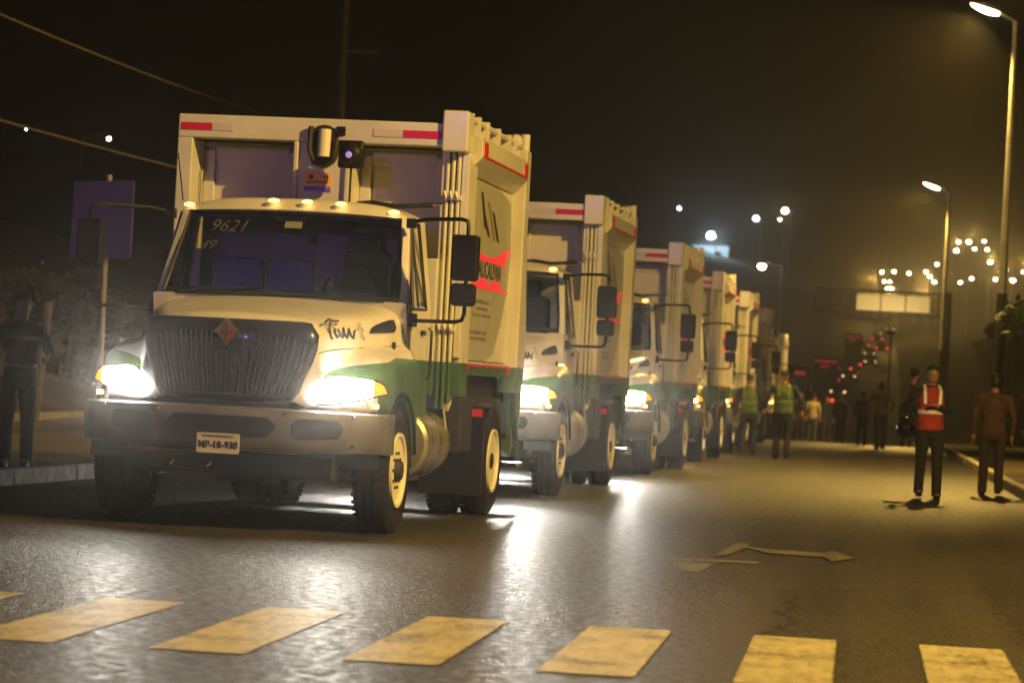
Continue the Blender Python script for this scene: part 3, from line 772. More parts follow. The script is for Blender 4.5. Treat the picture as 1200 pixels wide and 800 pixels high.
    MB().add([ws(.47, .90), ws(.55, .90), ws(.55, .82), ws(.47, .82)], [(0, 1, 2, 3)]).build('windshield_sticker', mat('pale_sticker', (.22, .2, .16), .6) if 'pale_sticker' not in bpy.data.materials else bpy.data.materials['pale_sticker'], wsh, loc=(0, -.006, 0))
    # interior
    MB().rbox(-1.0, 1.0, .66, .95, 1.62, 1.93, .05, axis='x').build('dashboard', DASH, T)
    MB().tube([(.50 + .22 * math.cos(a * PI / 10), .98 + .07 * math.sin(a * PI / 10), 1.98 + .20 * math.sin(a * PI / 10)) for a in range(20)], .016, 6, close=True).build('steering_wheel', BLK, T, smooth=True)
    for x, w, M_ in ((.52, .25, BLK), (-.12, .20, SEATP), (-.58, .22, SEATP)):
        sb = MB().rbox(x - w, x + w, 1.34, 1.46, 1.55, 2.32 if M_ is BLK else 2.22, .08).build('seat_back', M_, T, bevel=.03)
        MB().rbox(x - w, x + w, .98, 1.40, 1.45, 1.60, .05).build('seat_cushion', M_, sb, bevel=.03)
        if M_ is BLK: MB().rbox(x - .13, x + .13, 1.34, 1.44, 2.30, 2.50, .05).build('headrest', M_, sb, bevel=.03)
    MB().add([(.18, 1.02, 2.08), (.42, 1.00, 2.08), (.46, .98, 2.42), (.20, 1.0, 2.44)], [(0, 1, 2, 3)]).build('paper_notice', PAPER, T)
    MB().rbox(-.13, .13, .86, .90, 2.50, 2.56, .02).build('rear_view_mirror', BLK, T)
    MB().box(-.98, .98, .6, 1.56, 1.40, 1.45).build('cab_floor', CHAS, T)
    # ---- body
    b = MB()
    b.box(-1.30, 1.08, 1.76, 1.96, 3.27, 3.475)                       # front head rail
    b.box(-1.30, -1.16, 1.76, 2.3, 1.12, 3.27)
    b.box(-.24, .27, 1.78, 2.28, 1.12, 3.27)
    b.box(-1.16, .27, 1.80, 2.3, 1.12, 2.30); b.box(.27, 1.08, 1.80, 2.3, 1.12, 2.30)
    b.box(-.245, -.20, 1.745, 1.78, 2.3, 3.27); b.box(.22, .27, 1.745, 1.78, 2.3, 3.27)
    b.box(-1.22, 1.22, 2.3, 4.80, 1.44, 3.44)                         # the body shell
    b.box(-1.30, 1.22, 1.96, 2.3, 3.30, 3.46)
    body = b.build('refuse_body', PAINT, T, bevel=.012)
    MB().box(-1.15, 1.12, 2.3, 4.74, 1.02, 1.436).build('body_underframe', CHAS, body)
    # ribs on the body roof and far side
    for y in (2.7, 3.3, 3.9, 4.5): MB().box(-1.25, 1.2, y - .04, y + .04, 3.44, 3.48).build('roof_rib', PAINT, body)
    for y in (2.5, 3.1, 3.7, 4.3): MB().box(-1.27, -1.22, y - .05, y + .05, 1.44, 3.44).build('side_rib', PAINT, body)
    for x0, x1 in ((-1.16, -.245), (.27, 1.10)):
        MB().box(x0, x1, 2.20, 2.24, 2.30, 3.27).box(x0, x0 + .10, 2.16, 2.20, 2.3, 3.20).box(x1 - .14, x1, 2.16, 2.20, 2.3, 3.20).box(x0 + .1, x1 - .14, 2.17, 2.20, 3.12, 3.24).build('front_recess_panel', BOXW, body, bevel=.01)
    MB().tube([(-1.13, 2.0, 2.3), (-1.13, 2.0, 3.0)], .014, 6).build('recess_pipe', POLEG, body)
    MB().rbox(-.11, .15, 1.758, 1.786, 3.05, 3.42, .12).build('hook_slot_patch', CHAS, body)  # flat dark plate in place of the slot's shaded depth
    MB().tube([(.03, 1.74, 3.38), (.03, 1.74, 3.14)], [.055, .06], 14).build('white_cylinder', RIM, body, smooth=True)
    MB().tube([(-.09, 1.72, 3.40), (-.095, 1.72, 3.2), (-.05, 1.71, 3.09), (.03, 1.71, 3.06), (.12, 1.72, 3.12), (.145, 1.73, 3.3)], .024, 8).build('hydraulic_hose', HOSE, body, smooth=True)
    MB().box(.13, .21, 1.74, 1.776, 3.33, 3.41).build('black_junction_box', BLK, body, bevel=.006)
    MB().tube([(.36, 1.70, 2.74), (.5, 1.68, 2.755), (.7, 1.68, 2.73), (.9, 1.68, 2.745), (1.03, 1.70, 2.76)], .022, 8).build('air_hose', HOSE, body, smooth=True)
    MB().tube([(.98, 1.70, 2.755), (1.12, 1.70, 2.77)], .014, 8).build('hose_fitting', CHR, body)
    st = MB().box(-.14, .10, 1.772, 1.778, 2.84, 3.0).build('warning_sticker', YSTK, body)
    MB().box(-.14, .10, 1.769, 1.7715, 2.84, 2.882).build('sticker_band', SIGNB, st)
    MB().lathe([(0, .022), (-.002, .022)], (-.08, 1.7715, 2.965), 'y', 12).build('sticker_emblem', DARKT, st)
    MB().tube([(-.115 + .014 * i, 1.769, 2.918 + (.010 if i % 2 else -.008)) for i in range(14)], .0045, 4).box(.03, .045, 1.768, 1.771, 2.96, 2.975).box(.06, .075, 1.768, 1.771, 2.96, 2.975).build('sticker_print', DARKT, st)
    for x0, x1, M_ in ((-1.27, -.99, REDR), (-.99, -.80, WHR), (.46, .72, WHR), (.72, 1.07, REDR)):
        MB().box(x0, x1, 1.754, 1.759, 3.335, 3.40).build('reflective_strip', M_, body)
    # corner column with the lift rods
    cl = MB().rbox(1.075, 1.305, 1.72, 1.99, 3.23, 3.585, .02).build('corner_block', PAINT, T, bevel=.015)
    MB().box(1.10, 1.30, 1.93, 2.3, 1.12, 3.24).box(1.06, 1.10, 1.86, 2.3, 1.12, 3.24).box(1.235, 1.30, 1.88, 1.93, 1.45, 3.24).build('corner_column', PAINT, cl, bevel=.008)
    for x in (1.115, 1.165, 1.215): MB().tube([(x, 1.86, 1.0 if x < 1.2 else 1.05), (x, 1.86, 3.24)], .0185, 10).build('lift_rod', PAINT, cl, smooth=True)
    for z in (2.84, 1.70):
        b = MB().box(1.08, 1.25, 1.82, 1.9, z - .025, z + .02)
        for x in (1.10, 1.15, 1.2): b.tube([(x, 1.81, z + .05), (x + .02, 1.81, z - .01)], .016, 6)
        b.build('rod_clamp', BOXW, cl)
    # top cover on the side, rails above
    cv = MB().prism([(1.22, 3.44), (1.36, 3.40), (1.37, 3.22), (1.24, 3.08), (1.22, 3.08)], 'y', 2.12, 4.66).build('side_top_cover', PAINT, body, bevel=.008)
    MB().box(1.371, 1.376, 2.15, 4.6, 3.225, 3.245).build('red_stripe', REDR, cv)
    for y in (2.22, 4.46): MB().box(1.366, 1.378, y, y + .14, 3.25, 3.36).build('red_reflector', REDR, cv)
    b = MB().tube([(1.24, 2.05, 3.56), (1.24, 4.5, 3.56)], .026, 8).tube([(1.14, 2.05, 3.53), (1.14, 4.5, 3.53)], .02, 8)
    for y in (2.1, 2.45, 2.9, 3.5, 4.1, 4.45): b.box(1.10, 1.28, y - .02, y + .02, 3.44, 3.60)
    b.build('top_pipe_run', BOXW, body, smooth=True)
    b = MB().blob((1.24, 4.62, 3.58), .07, .14, .08, 12).tube([(1.2, 4.75, 3.44), (1.2, 4.75, 3.66)], .05, 10).tube([(1.28, 4.9, 3.44), (1.28, 4.9, 3.68)], .05, 10)
    b.build('cylinder_bracket', BOXW, body, smooth=True)
    MB().box(1.16, 1.34, 4.74, 4.98, 1.16, 3.52).build('rear_post', PAINT, T, bevel=.015)
    MB().box(-1.30, -1.14, 4.74, 4.98, 1.16, 3.52).build('rear_post', PAINT, T, bevel=.015)
    MB().box(1.225, 1.262, 2.34, 4.74, 1.31, 1.43).build('lower_side_rail', PAINT, body, bevel=.006)
    MB().box(1.264, 1.268, 2.5, 4.72, 1.392, 1.415).build('red_stripe', REDR, body)
    for y in (2.4, 4.6): MB().box(1.264, 1.27, y, y + .12, 1.33, 1.42).build('red_reflector', REDR, body)
    # side print
    sp = MB().prism([(2.32, 1.44), (3.6, 1.45), (3.96, 1.52), (4.35, 1.81), (4.60, 2.11), (4.72, 2.5), (4.60, 2.98), (3.93, 3.07), (2.32, 3.07)], 'x', 1.221, 1.227).build('side_graphic_panel', GREYV, body)
    for i, (y0, z0, y1, z1) in enumerate([(2.95, 2.98, 3.25, 2.66), (3.05, 2.84, 3.45, 2.60), (3.30, 2.92, 3.75, 2.58), (3.58, 2.84, 3.95, 2.58)]):
        M_ = GREYT if i == 2 else DARKT
        if i == 2: M_ = bpy.data.materials.get('amber_stroke') or mat('amber_stroke', (.25, .15, .02), .5)
        MB().add([(1.229, y0 - .02, z0), (1.229, y0 + .10, z0 - .01), (1.229, y1 + .07, z1 - .01), (1.229, y1 - .07, z1)], [(0, 1, 2, 3)]).build('tower_emblem', M_, sp)
    b = MB()
    top = lambda t: (2.56 + 2.1 * t, 2.405 + .025 * math.sin(2.6 * t * PI) + .17 * max(0, t - .4) ** .8)
    tl = lambda t: (2.56 + 2.1 * t, 2.365 - .012 * t)
    b.grid(lambda u, v: (1.230, top(u)[0], top(u)[1] * v + tl(u)[1] * (1 - v)) if u < .8 else (1.230, top(u)[0], (top(u)[1] * v + (top(u)[1] - .2 * (1 - (u - .8) * 4)) * (1 - v))), 24, 1)
    b.grid(lambda u, v: (1.230, 2.50 + 1.85 * u, (2.16 + .06 * math.sin(9 * u + 1) ** 2) * v + (2.125 - .01 * u) * (1 - v)), 24, 1)
    b.grid(lambda u, v: (1.230, 2.45 + 2.2 * u, 2.105 + .018 * v), 2, 1)
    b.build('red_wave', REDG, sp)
    t_ = text_obj('side_lettering', 'NAUCALPAN', .215, DARKT, sp, SIDE(1.230, 3.50, 2.275), .001, bold=.002, sx=1.08)
    for r_, (z, y0, y1, h) in enumerate([(1.985, 2.82, 3.68, .035), (1.92, 2.95, 3.6, .028), (1.86, 2.82, 3.68, .028), (1.70, 2.6, 3.5, .035), (1.645, 2.6, 3.5, .03)]):
        b = MB(); y = y0; rr_ = random.Random(r_)
        while y < y1:
            w = rr_.choice((.03, .045, .06)); b.box(1.2275, 1.229, y, y + w, z - h / 2, z + h / 2); y += w + rr_.choice((.015, .02, .05))
        tag(b.build('small_print', GREYT, sp), kind='stuff')
    # ---- hopper at the back
    hp = MB().prism([(4.98, 3.42), (5.4, 3.40), (6.1, 2.7), (6.35, 1.7), (6.2, .85), (5.7, .52), (5.1, .62), (4.98, 1.14)], 'x', -1.16, 1.16).build('rear_hopper', PAINT, T, bevel=.02)
    MB().box(-1.16, 1.22, 5.75, 6.15, .42, .46).build('rear_step', CHR, hp, bevel=.004)
    MB().tube([(1.2, 5.2, 1.35), (1.22, 5.75, .5)], .03, 8).build('step_strut', GREENM, hp)
    MB().box(1.162, 1.18, 4.99, 5.5, .7, 1.3).build('hopper_side_plate', GREENM, hp)
    for s in (1, -1):
        MB().rbox(s * .95 - .09, s * .95 + .09, 6.28, 6.37, 1.5, 1.6, .02).build('tail_lamp', TAILM, hp)
    # ---- beacon on the cab back
    bc = MB().tube([(.33, 1.52, 2.6), (.33, 1.52, 3.05)], .011, 6).build('work_lamp_stem', POLED, T)
    wl = MB().lathe([(-.10, .06), (-.06, .105), (.02, .115), (.05, .11), (.06, .09)], (.33, 1.50, 3.15), 'y', 20).box(.22, .44, 1.46, 1.54, 3.03, 3.27).build('work_lamp', BLK, bc, smooth=True, bevel=.02)
    MB().lathe([(0, .03), (-.01, .02)], (.33, 1.40, 3.14), 'y', 10).build('work_lamp_lens', bpy.data.materials.get('violet_lens') or mat('violet_lens', (.35, .25, .7), .15, emit=(.4, .25, 1), es=.5), bc)
    # small fittings: body seams, bumper bolts, hood latches, antenna, wipers' cowl grille
    for y in (2.9, 3.5, 4.1): MB().box(1.219, 1.2235, y - .006, y + .006, 3.075, 3.44).build('body_seam', GREYT, body)
    for x in (-1.0, -.50, .50, 1.0):
        for z in (.70, .925): MB().lathe([(0, .014), (-.006, .012), (-.008, .004)], (x, by(x) - .008, z), 'y', 8).build('bumper_bolt', CHR, bu)
    for s in (1, -1):
        p_ = flank(.28, 1.50, .01); MB().box(*sorted((s * (p_[0] - .005), s * (p_[0] + .02))), p_[1] - .02, p_[1] + .02, 1.46, 1.54).build('hood_latch', BLK, hood, bevel=.004)
    MB().tube([(-.98, .93, 2.66), (-1.02, .85, 3.05)], .006, 5).build('antenna', BLK, T)
    MB().rbox(-.55, .55, .545, .575, 1.80, 1.875, .02).build('cowl_grille', BLK, T)
    # ---- chassis
    ch = MB().box(-.45, -.37, -.85, 5.6, .74, .98).box(.37, .45, -.85, 5.6, .74, .98).box(-.4, .4, -.8, .2, .55, 1.2).box(-.75, .75, -.06, .06, .40, .53).box(-.8, .8, 4.17, 4.33, .43, .60)
    ch.blob((0, 4.25, .52), .2, .25, .2, 12).tube([(0, .2, .75), (0, 4.1, .58)], .05, 8).build('chassis', CHAS, T, smooth=True)
    tk = MB().lathe([(0, .05), (.0, .27), (.03, .30), (1.02, .30), (1.05, .27), (1.05, .05)], (.90, 1.16, .70), 'y', 32).build('fuel_tank', ALU, T, smooth=True)
    for y in (1.32, 1.68, 2.04): MB().lathe([(0, .304), (0, .309), (.05, .309), (.05, .304)], (.90, y, .70), 'y', 32).build('tank_strap', CHR, tk, smooth=True)
    MB().box(-1.15, -.5, 1.2, 2.2, .45, 1.0).build('battery_box', CHAS, T, bevel=.03)
    for s in (1, -1):
        MB().box(*sorted((s * .62, s * 1.24)), 2.45, 3.0, .62, 1.12).build('tool_box', CHAS, T, bevel=.02)
        mf = MB().box(*sorted((s * .66, s * 1.26)), 3.52, 3.55, .20, 1.03).build('mud_flap', BLK, T)
        MB().box(*sorted((s * .86, s * 1.24)), 3.512, 3.518, .93, 1.0).build('reflective_strip', REDR, mf)
        MB().box(*sorted((s * .80, s * .86)), 3.512, 3.518, .93, 1.0).build('reflective_strip', WHR, mf)
        b = MB(); b.grid(lambda u, v: (s * (.64 + .62 * v), 4.25 + .60 * math.cos(PI * (.12 + .55 * u)), .51 + .60 * math.sin(PI * (.12 + .55 * u))), 12, 1)
        f_ = b.build('rear_mudguard', GREENM if False else CHAS, T, smooth=True); f_.modifiers.new('s', 'SOLIDIFY').thickness = .02
    MB().tube([(1.17, 2.05, 1.0), (1.20, 2.0, 1.08), (1.20, 2.0, 1.2), (1.17, 2.02, 1.26)], [.03, .035, .035, .025], 8).build('white_hook', RIM, T, smooth=True)
    MB().tube([(1.15, 2.0, 1.05), (1.19, 2.0, .82)], .012, 6).build('hook_rod', POLEG, T)
    wheel(T, 1.20, 0, 1); wheel(T, -1.20, 0, -1)
    for s in (1, -1):
        wheel(T, s * 1.24, 4.25, s, dual=True, w=.26); wheel(T, s * .93, 4.25, s, dual=True, w=.26)
    return T

truck = make_truck()
cm = childmap()
TRUCKS = [  # x, y, heading, z, lamps, label
    ((-4.85, 22.39), 2.3, 2, 'nearest white and green refuse lorry, windscreen chalked with numbers, at the head of the convoy'),
    ((-4.58, 32.25), 2.2, 2, 'second white and green refuse lorry, directly behind the nearest one with bright headlights'),
    ((-4.24, 42.2), 1.9, 2, 'third refuse lorry in the convoy, bright white headlights beside the second lorry\'s rear wheels'),
    ((-4.03, 51.9), 1.2, 1, 'fourth refuse lorry, amber lit headlamp, between the third and fifth lorries'),
    ((-3.92, 61.5), .9, 1, 'fifth refuse lorry, amber lit headlamp, left of the officer in the green vest'),
    ((-3.82, 72.5), .6, 0, 'sixth refuse lorry, its tall pale corner column behind the two green vest officers'),
    ((-3.95, 93.5), 0, 0, 'lowest and farthest lorry of the kerbside convoy, with a red strip showing above the officers'),
    ((-6.1, 306), 0, 1, 'tiny far lorry with two amber roof lamps over two headlamps, past the crest'),
]
for i, ((x, y), hd, lm, lab) in enumerate(TRUCKS):
    T = truck if i == 0 else copy_tree(truck, cm)
    T.location = (x, y, rz(y)); T.rotation_euler.z = -rad(hd + (0, 0, .3, -.25, .3, -.3, 0, 0)[i])
    tag(T, lab, 'garbage truck', 'refuse lorries parked in a convoy along the road')
    if i:
        def walk(o):
            for c in [q for q in TR if q.parent == o]: yield c; yield from walk(c)
    if lm:
        for s in (1, -1):
            pw = P_HEAD * ((.6 if i == 0 else 1.7) if lm == 2 else .12)
            if lm == 2: light('halo_beam', 'SPOT', P_HALO * (.5 if i == 0 else 1.0), COOL, (s * .86, -.99, 1.11), T, aim((.20, -1, .16)), .05, rad(32), 1.0)  # extra beam towards the camera, added to raise a halo in the haze
            light('headlight_beam', 'SPOT', pw, COOL if lm == 2 else (1, .6, .3), (s * .86, -.99, 1.11), T, aim((.03, -1, .0)), .05, rad(58), 1.0)
TR = list(bpy.data.objects)
allk = childmap()
def desc(o):
    for c in allk.get(o, []): yield c; yield from desc(c)
roots = [o for o in bpy.data.objects if o.name.startswith('garbage_truck')]
roots.sort(key=lambda o: o.location.y)
def swap(o, M_):
    d = o.data.copy(); d.materials.clear(); d.materials.append(M_); o.data = d
LENS_OFF = mat('unlit_lamp_lens', (.5, .5, .48), .15)
for i, r_ in enumerate(roots):
    lm = TRUCKS[i][2]
    rm = []
    for c in desc(r_):
        n_ = c.name.split('.')[0]
        if n_ == 'headlight' and lm < 2: swap(c, HEADD if lm == 1 else LENS_OFF)
        if n_ == 'turn_signal' and lm == 0: swap(c, LENS_OFF)
        if n_ == 'chalk_number' and i > 0: rm.append(c)
    for c in rm: bpy.data.objects.remove(c)

# ------------------------------------------------------------------ sign, posts, poles, wires on the left
s_ = empty('road_sign', (at(118, 420, 39.5).x, at(118, 420, 39.5).y, .13), rad(-36))
MB().tube([(0, 0, 0), (-.03, 0, 3.75)], [.045, .04], 10).build('sign_post', POLEG, s_, smooth=True)
MB().rbox(-.72, .62, -.075, -.06, 2.58, 3.66, .06).build('sign_panel', SIGNB, s_, bevel=.003)
MB().box(-.5, .4, -.055, -.035, 2.85, 2.89).box(-.5, .4, -.055, -.035, 3.35, 3.39).build('sign_bracket', POLEG, s_)
tag(s_, 'blank violet grey square sign panel on a thin post at the left pavement', 'road sign')
p = gnd(38, 500, .13)
q = empty('fence_post', (p.x, p.y, .05)); MB().tube([(0, 0, 0), (.16, 0, 2.15)], [.085, .075], 10).build('post_shaft', WOOD, q, smooth=True)
tag(q, 'leaning pale wooden post behind the man at the left edge', 'post')
# low wall / planter kerb on the pavement
q = empty('low_wall', (-13.4, 33, .0), rad(2))
for i in range(14):
    MB().rbox(.0, 1.96, -.12, .12, -.1, .34, .03, axis='y', n=2).build('wall_block', KERBC, q, loc=(0, i * 2.0, 0)).rotation_euler.z = PI / 2
tag(q, 'low pale concrete edging wall running along behind the left pavement', 'low wall')
q = empty('utility_pole', (at(403, 60, 90).x, at(403, 60, 90).y, 0))
MB().tube([(0, 0, -.5), (0, 0, 15.5)], [.16, .10], 10).build('pole_shaft', WOOD, q, smooth=True)
MB().box(-.1, 1.1, -.06, .06, 11.5, 11.62).build('cross_arm', WOOD, q)
MB().lathe([(0, .05), (.05, .09), (-.12, .04)], (.95, 0, 11.25), 'z', 10).build('insulator', CHAS, q)
tag(q, 'tall dark utility pole rising behind the nearest lorry body', 'utility pole')
def wire(a, c, sag, lab):
    a, c = Vector(a), Vector(c); pts = [a.lerp(c, t / 24) - Vector((0, 0, sag * 4 * (t / 24) * (1 - t / 24))) for t in range(25)]
    o = MB().tube(pts, .022, 5).build('overhead_wire', WOOD, smooth=True); tag(o, lab, 'wire', 'overhead wires over the left pavement')
wire(at(-180, 88, 42), at(560, 262, 95), .35, 'lower overhead wire slanting down to the nearest lorry top')
wire(at(-150, -50, 42), at(403, 158, 90), .3, 'upper faint overhead wire slanting across the dark sky at the left')
for i, (a, c, d, l) in enumerate([((-180, 88), 42, 42, 'wooden wire pole outside the left edge of the view')]):
    w_ = at(-180, 88, 42); q = empty('utility_pole', (w_.x, w_.y, 0)); MB().tube([(0, 0, 0), (0, 0, 8.6)], [.14, .1], 10).build('pole_shaft', WOOD, q, smooth=True)
    tag(q, l, 'utility pole')

# gantry sign over the far road
q = empty('gantry_sign', (0, 0, 0)); c0 = at(1106, 420, 150); zb_ = -.5
MB().tube([(c0.x, c0.y, zb_), (c0.x + .02, c0.y, 7.3)], [.30, .26], 14).build('gantry_column', POLED, q, smooth=True)
zz = 6.58; xL = at(955, 355, 150).x
b = MB()
for z in (zz - .62, zz + .62): b.box(xL, c0.x, c0.y - .35, c0.y - .27, z - .04, z + .04).box(xL, c0.x, c0.y + .2, c0.y + .28, z - .04, z + .04)
n_ = 14
for i in range(n_ + 1):
    x = xL + (c0.x - xL) * i / n_; b.box(x - .025, x + .025, c0.y - .34, c0.y - .28, zz - .6, zz + .6)
b.build('gantry_truss', POLED, q)
x1 = at(1003, 355, 150).x; w_ = (at(1090, 360, 150).x - x1) / 3
for i in range(3):
    MB().box(x1 + i * w_ + .03, x1 + (i + 1) * w_ - .03, c0.y - .46, c0.y - .40, zz - .44, zz + .42).build('gantry_panel', PANB, q, bevel=.01)
tag(q, 'pale three-panel gantry sign on a dark column over the far road', 'gantry sign')
light('gantry_light', 'SPOT', 800, (1, .72, .32), (x1 + 1.9, c0.y - 4.2, zz - 1.6), None, aim((0, 4, 1.7)), .1, rad(95), .5)
gl = empty('gantry_floodlight', (x1 + 1.9, c0.y - 4.3, -.5)); MB().tube([(0, 0, 0), (0, 0, 5.3)], .05, 8).build('lamp_post', POLED, gl); MB().box(-.2, .2, -.15, .05, 5.3, 5.5).build('lamp_housing', BLK, gl)
tag(gl, 'slim dark floodlight post in front of the pale gantry sign panels', 'floodlight')

# ------------------------------------------------------------------ far lamps (one thing each, thin pole, arm, glowing glass)
def far_lamp(px, py, d, R, M_, lab, g, arm=-1, minh=None):
    p = at(px, py, d); zg = gzz(p.x, p.y) if abs(p.x) > 8 else rz(p.y)
    o = empty('street_lamp', (p.x - arm * 1.2, p.y, zg - .3)); h = p.z - zg + .3
    k = d / 600
    PM = POLED if px < 860 else POLEG
    MB().tube([(0, 0, 0), (0, 0, h + .1)], [.12, .07], 8).build('pole', PM, o)
    MB().tube([(0, 0, h + .05), (arm * .9, 0, h + .25)], .05, 6).build('lamp_arm', PM, o)
    MB().blob((arm * 1.2, 0, h + .12), R * 1.1, R, R * .5, 10).build('lamp_hood', POLED, o, smooth=2)
    MB().blob((arm * 1.2, -.05, h), R, R, R * .8, 12).build('lamp_glass', M_, o, smooth=2)
    tag(o, lab, 'street lamp', g)
def solve(px, py, H=9.0):
    best = None
    for d in range(200, 900, 4):
        p = at(px, py, d); e = abs(p.z - gzz(min(max(p.x, -8), 12), p.y) - H)
        if best is None or e < best[0]: best = (e, d)
    return best[1]
HILL = [(340, 286), (392, 284), (455, 291), (527, 285), (574, 253), (545, 306), (564, 328), (350, 326), (373, 327), (361, 355), (381, 355), (666, 158), (710, 158),
        (657, 195), (735, 187), (776, 155), (788, 190), (801, 243), (864, 246), (865, 279), (824, 317), (898, 321), (673, 330), (722, 314), (943, 285)]
big = {(710, 158), (898, 321), (865, 279), (801, 243), (657, 195)}
small = {(350, 326), (361, 355), (373, 327)}
HL = ['pale lamp first from the left in the distant hillside row', 'pale lamp second from the left in the distant hillside row', 'pale lamp third from the left in the distant hillside row',
      'pale lamp just left of the hillside pair by the black pole', 'lamp on a visible pole high above the gantry sign end', 'lamp at the upper of the stacked pair over the gantry sign',
      'lamp at the lower of the stacked pair over the gantry sign', 'dim left lamp of the small cluster above the gantry panel', 'dim right lamp of the small cluster above the gantry panel',
      'faint lowest left lamp just over the gantry panel', 'lowest bright lamp just over the gantry panel', 'top left lamp of the hilltop cluster', 'largest lamp in the top of the hilltop cluster',
      'bright lower left lamp of the hilltop cluster', 'lower middle lamp of the hilltop cluster', 'top right lamp of the hilltop cluster', 'lower right lamp of the hilltop cluster',
      'bright lamp just left of the tall near lamp pole', 'lamp just right of the tall near lamp pole, upper of two', 'bright lamp just right of the tall near lamp pole, lower of two',
      'lamp low and left of the tall near lamp pole', 'brightest low lamp right of the tall near lamp pole', 'left one of two lone low lamps between the black poles',
      'right one of two lone low lamps between the black poles', 'lamp cut by the right edge of the view']
for (zx, zy), lab in zip(HILL, HL):
    px, py = 940 + zx / 3.635, 240 + zy / 3.635
    d = solve(px, py); R = .29 * d / 500 * (1.35 if (zx, zy) in big else .7 if (zx, zy) in small else 1)
    far_lamp(px, py, d, R, BULBF, lab, 'far street lamps up the hill road', -1 if zx % 2 else 1)
for (px, py, d, R, M_, lab) in [(893, 312, 168, .24, BULBF, 'lone lit street lamp above the sixth lorry on a visible pole'), (920, 247, 640, .75, BULBF, 'pale single lamp high in the dark sky right of centre'),
                                (886, 256, 640, .68, BULBW, 'cold white single lamp high in the dark sky over the convoy'), (914, 257, 640, .3, BULBF, 'very faint dim lamp just under the pale single lamp'),
                                (796, 244, 640, .4, BULBW, 'tiny cold lamp high above the third lorry'), (128, 163, 120, .08, BULBF, 'small lone lamp in the dark above the violet sign'),
                                (31, 152, 120, .03, BULBW, 'dim tiny lamp in the dark near the left edge')]:
    far_lamp(px, py, d, R, M_, lab, 'lone far lamps in the dark', 1 if px < 200 else -1)
# floodlit hut on the hill (cold light)
p = at(833, 284, 620); hx = empty('hillside_house', (p.x, p.y, p.z - 4.6))
MB().box(-4, 4, 0, 6, -3, 4).build('wall', mat('cold_white_render', (.6, .65, .7), .7), hx)
MB().prism([(-4.4, 4), (4.4, 4), (0, 6.2)], 'y', -.4, 6.4).build('roof', CHAS, hx)
MB().box(-1.8, -.6, -.05, 0, 1.0, 2.6).build('window', BLK, hx); MB().box(1.0, 2.4, -.05, 0, 1.0, 2.6).build('window', BLK, hx)
tag(hx, 'small house on the dark hill lit by a cold white floodlight', 'house')
far_lamp(833, 276, 612, .95, BULBW, 'large cold white floodlight shining on the hillside house', 'lone far lamps in the dark')
light('house_light', 'POINT', 5000, (.6, .85, 1), (p.x + 1, p.y - 7, p.z + 1), None, size=.5)

# lamps standing just outside the right side of the view, lighting the verge and the bank
for (x, y, pw, lab) in ((15, 118, 3500, 'street lamp on the right bank just outside the view past the kerb end'), (22, 170, 5000, 'street lamp farther up the right bank outside the view'), (33, 250, 9000, 'street lamp beside the far hill road outside the right of the view')):
    o = empty('street_lamp', (x, y, gzz(x, y) - .2))
    MB().tube([(0, 0, 0), (0, 0, 9.2)], [.11, .06], 8).build('pole', POLEG, o)
    MB().tube([(0, 0, 9.1), (-.9, 0, 9.3)], .04, 6).build('lamp_arm', POLEG, o)
    MB().blob((-1.1, 0, 9.25), .3, .16, .1, 10).build('lamp_glass', BULBN, o, smooth=2)
    tag(o, lab, 'street lamp', 'street lamps on the far right bank')
    light('sodium_light', 'SPOT', pw * .45, SODIUM, (-1.1, 0, 9.1), o, aim((-.5, 0, -1)), .15, rad(155), .4)
for o in [q for q in bpy.data.objects if q.get('group') == 'far street lamps up the hill road'][::3]:
    light('hill_light', 'POINT', 1100, SODIUM, (-1.2, -1, 8.0), o, None, .3)

# ------------------------------------------------------------------ far traffic
CARL = mat('far_car_lamp', (.9, .8, .5), .2, emit=(1, .66, .28), es=6)
def make_car():
    c = empty('parked_car')
    prof = [(-2.1, .35), (-2.15, .62), (-2.0, .82), (-1.1, .95), (-.5, 1.38), (.75, 1.42), (1.5, 1.0), (2.05, .92), (2.12, .5), (2.05, .32)]
    MB().prism(prof, 'x', -.84, .84).build('body', BUMP, c, bevel=.06)
    MB().add([(-.7, -1.12, .97), (.7, -1.12, .97), (.62, -.56, 1.36), (-.62, -.56, 1.36)], [(0, 1, 2, 3)]).build('windshield', GLASSD, c)
    for s in (1, -1):
        MB().blob((s * .62, -2.1, .66), .09, .05, .07, 8).build('headlight', CARL, c)
        MB().box(*sorted((s * .55, s * .8)), 2.08, 2.14, .68, .85).build('tail_lamp', TAILM, c)
        for y in (-1.3, 1.3): MB().lathe([(0, .2), (0, .31), (.16 * -s, .31), (.16 * -s, .2)], (s * .86, y, .31), 'x', 16).build('wheel', RUB, c)
    return c
car = make_car(); cmc = childmap()
CARS = [(1037, 391, 430, 'car with the brightest headlight climbing the far hill road'), (1043, 386, 470, 'car just above the brightest one on the far hill road'),
        (1019, 414, 380, 'car with twin lamps queued midway on the far hill road'), (1009, 422, 350, 'lone amber lit car left of the queued one on the far road'),
        (1020, 424, 345, 'lowest car of the small queue on the far road'), (995, 441, 300, 'car with one small amber glow near the top of the crest'), (982, 459, 260, 'car with a single low yellow lamp beyond the walking pair'),
        (1028, 398, 410, 'far car going away with red tail lamps below the brightest one'), (1001, 428, 330, 'far car going away with red tail lamps left of the queue'),
        (990, 433, 315, 'far car going away just over the crest with red tail lamps'), (974, 446, 270, 'far car with red tail lamps right of the twin lamped lorry'),
        (1012, 405, 400, 'far car with red tail lamps on the left lane of the hill road'), (1033, 409, 372, 'far car with red tail lamps right of the queue'),
        (965, 470, 215, 'car with red tail lamps just behind the figure in the pale shirt')]
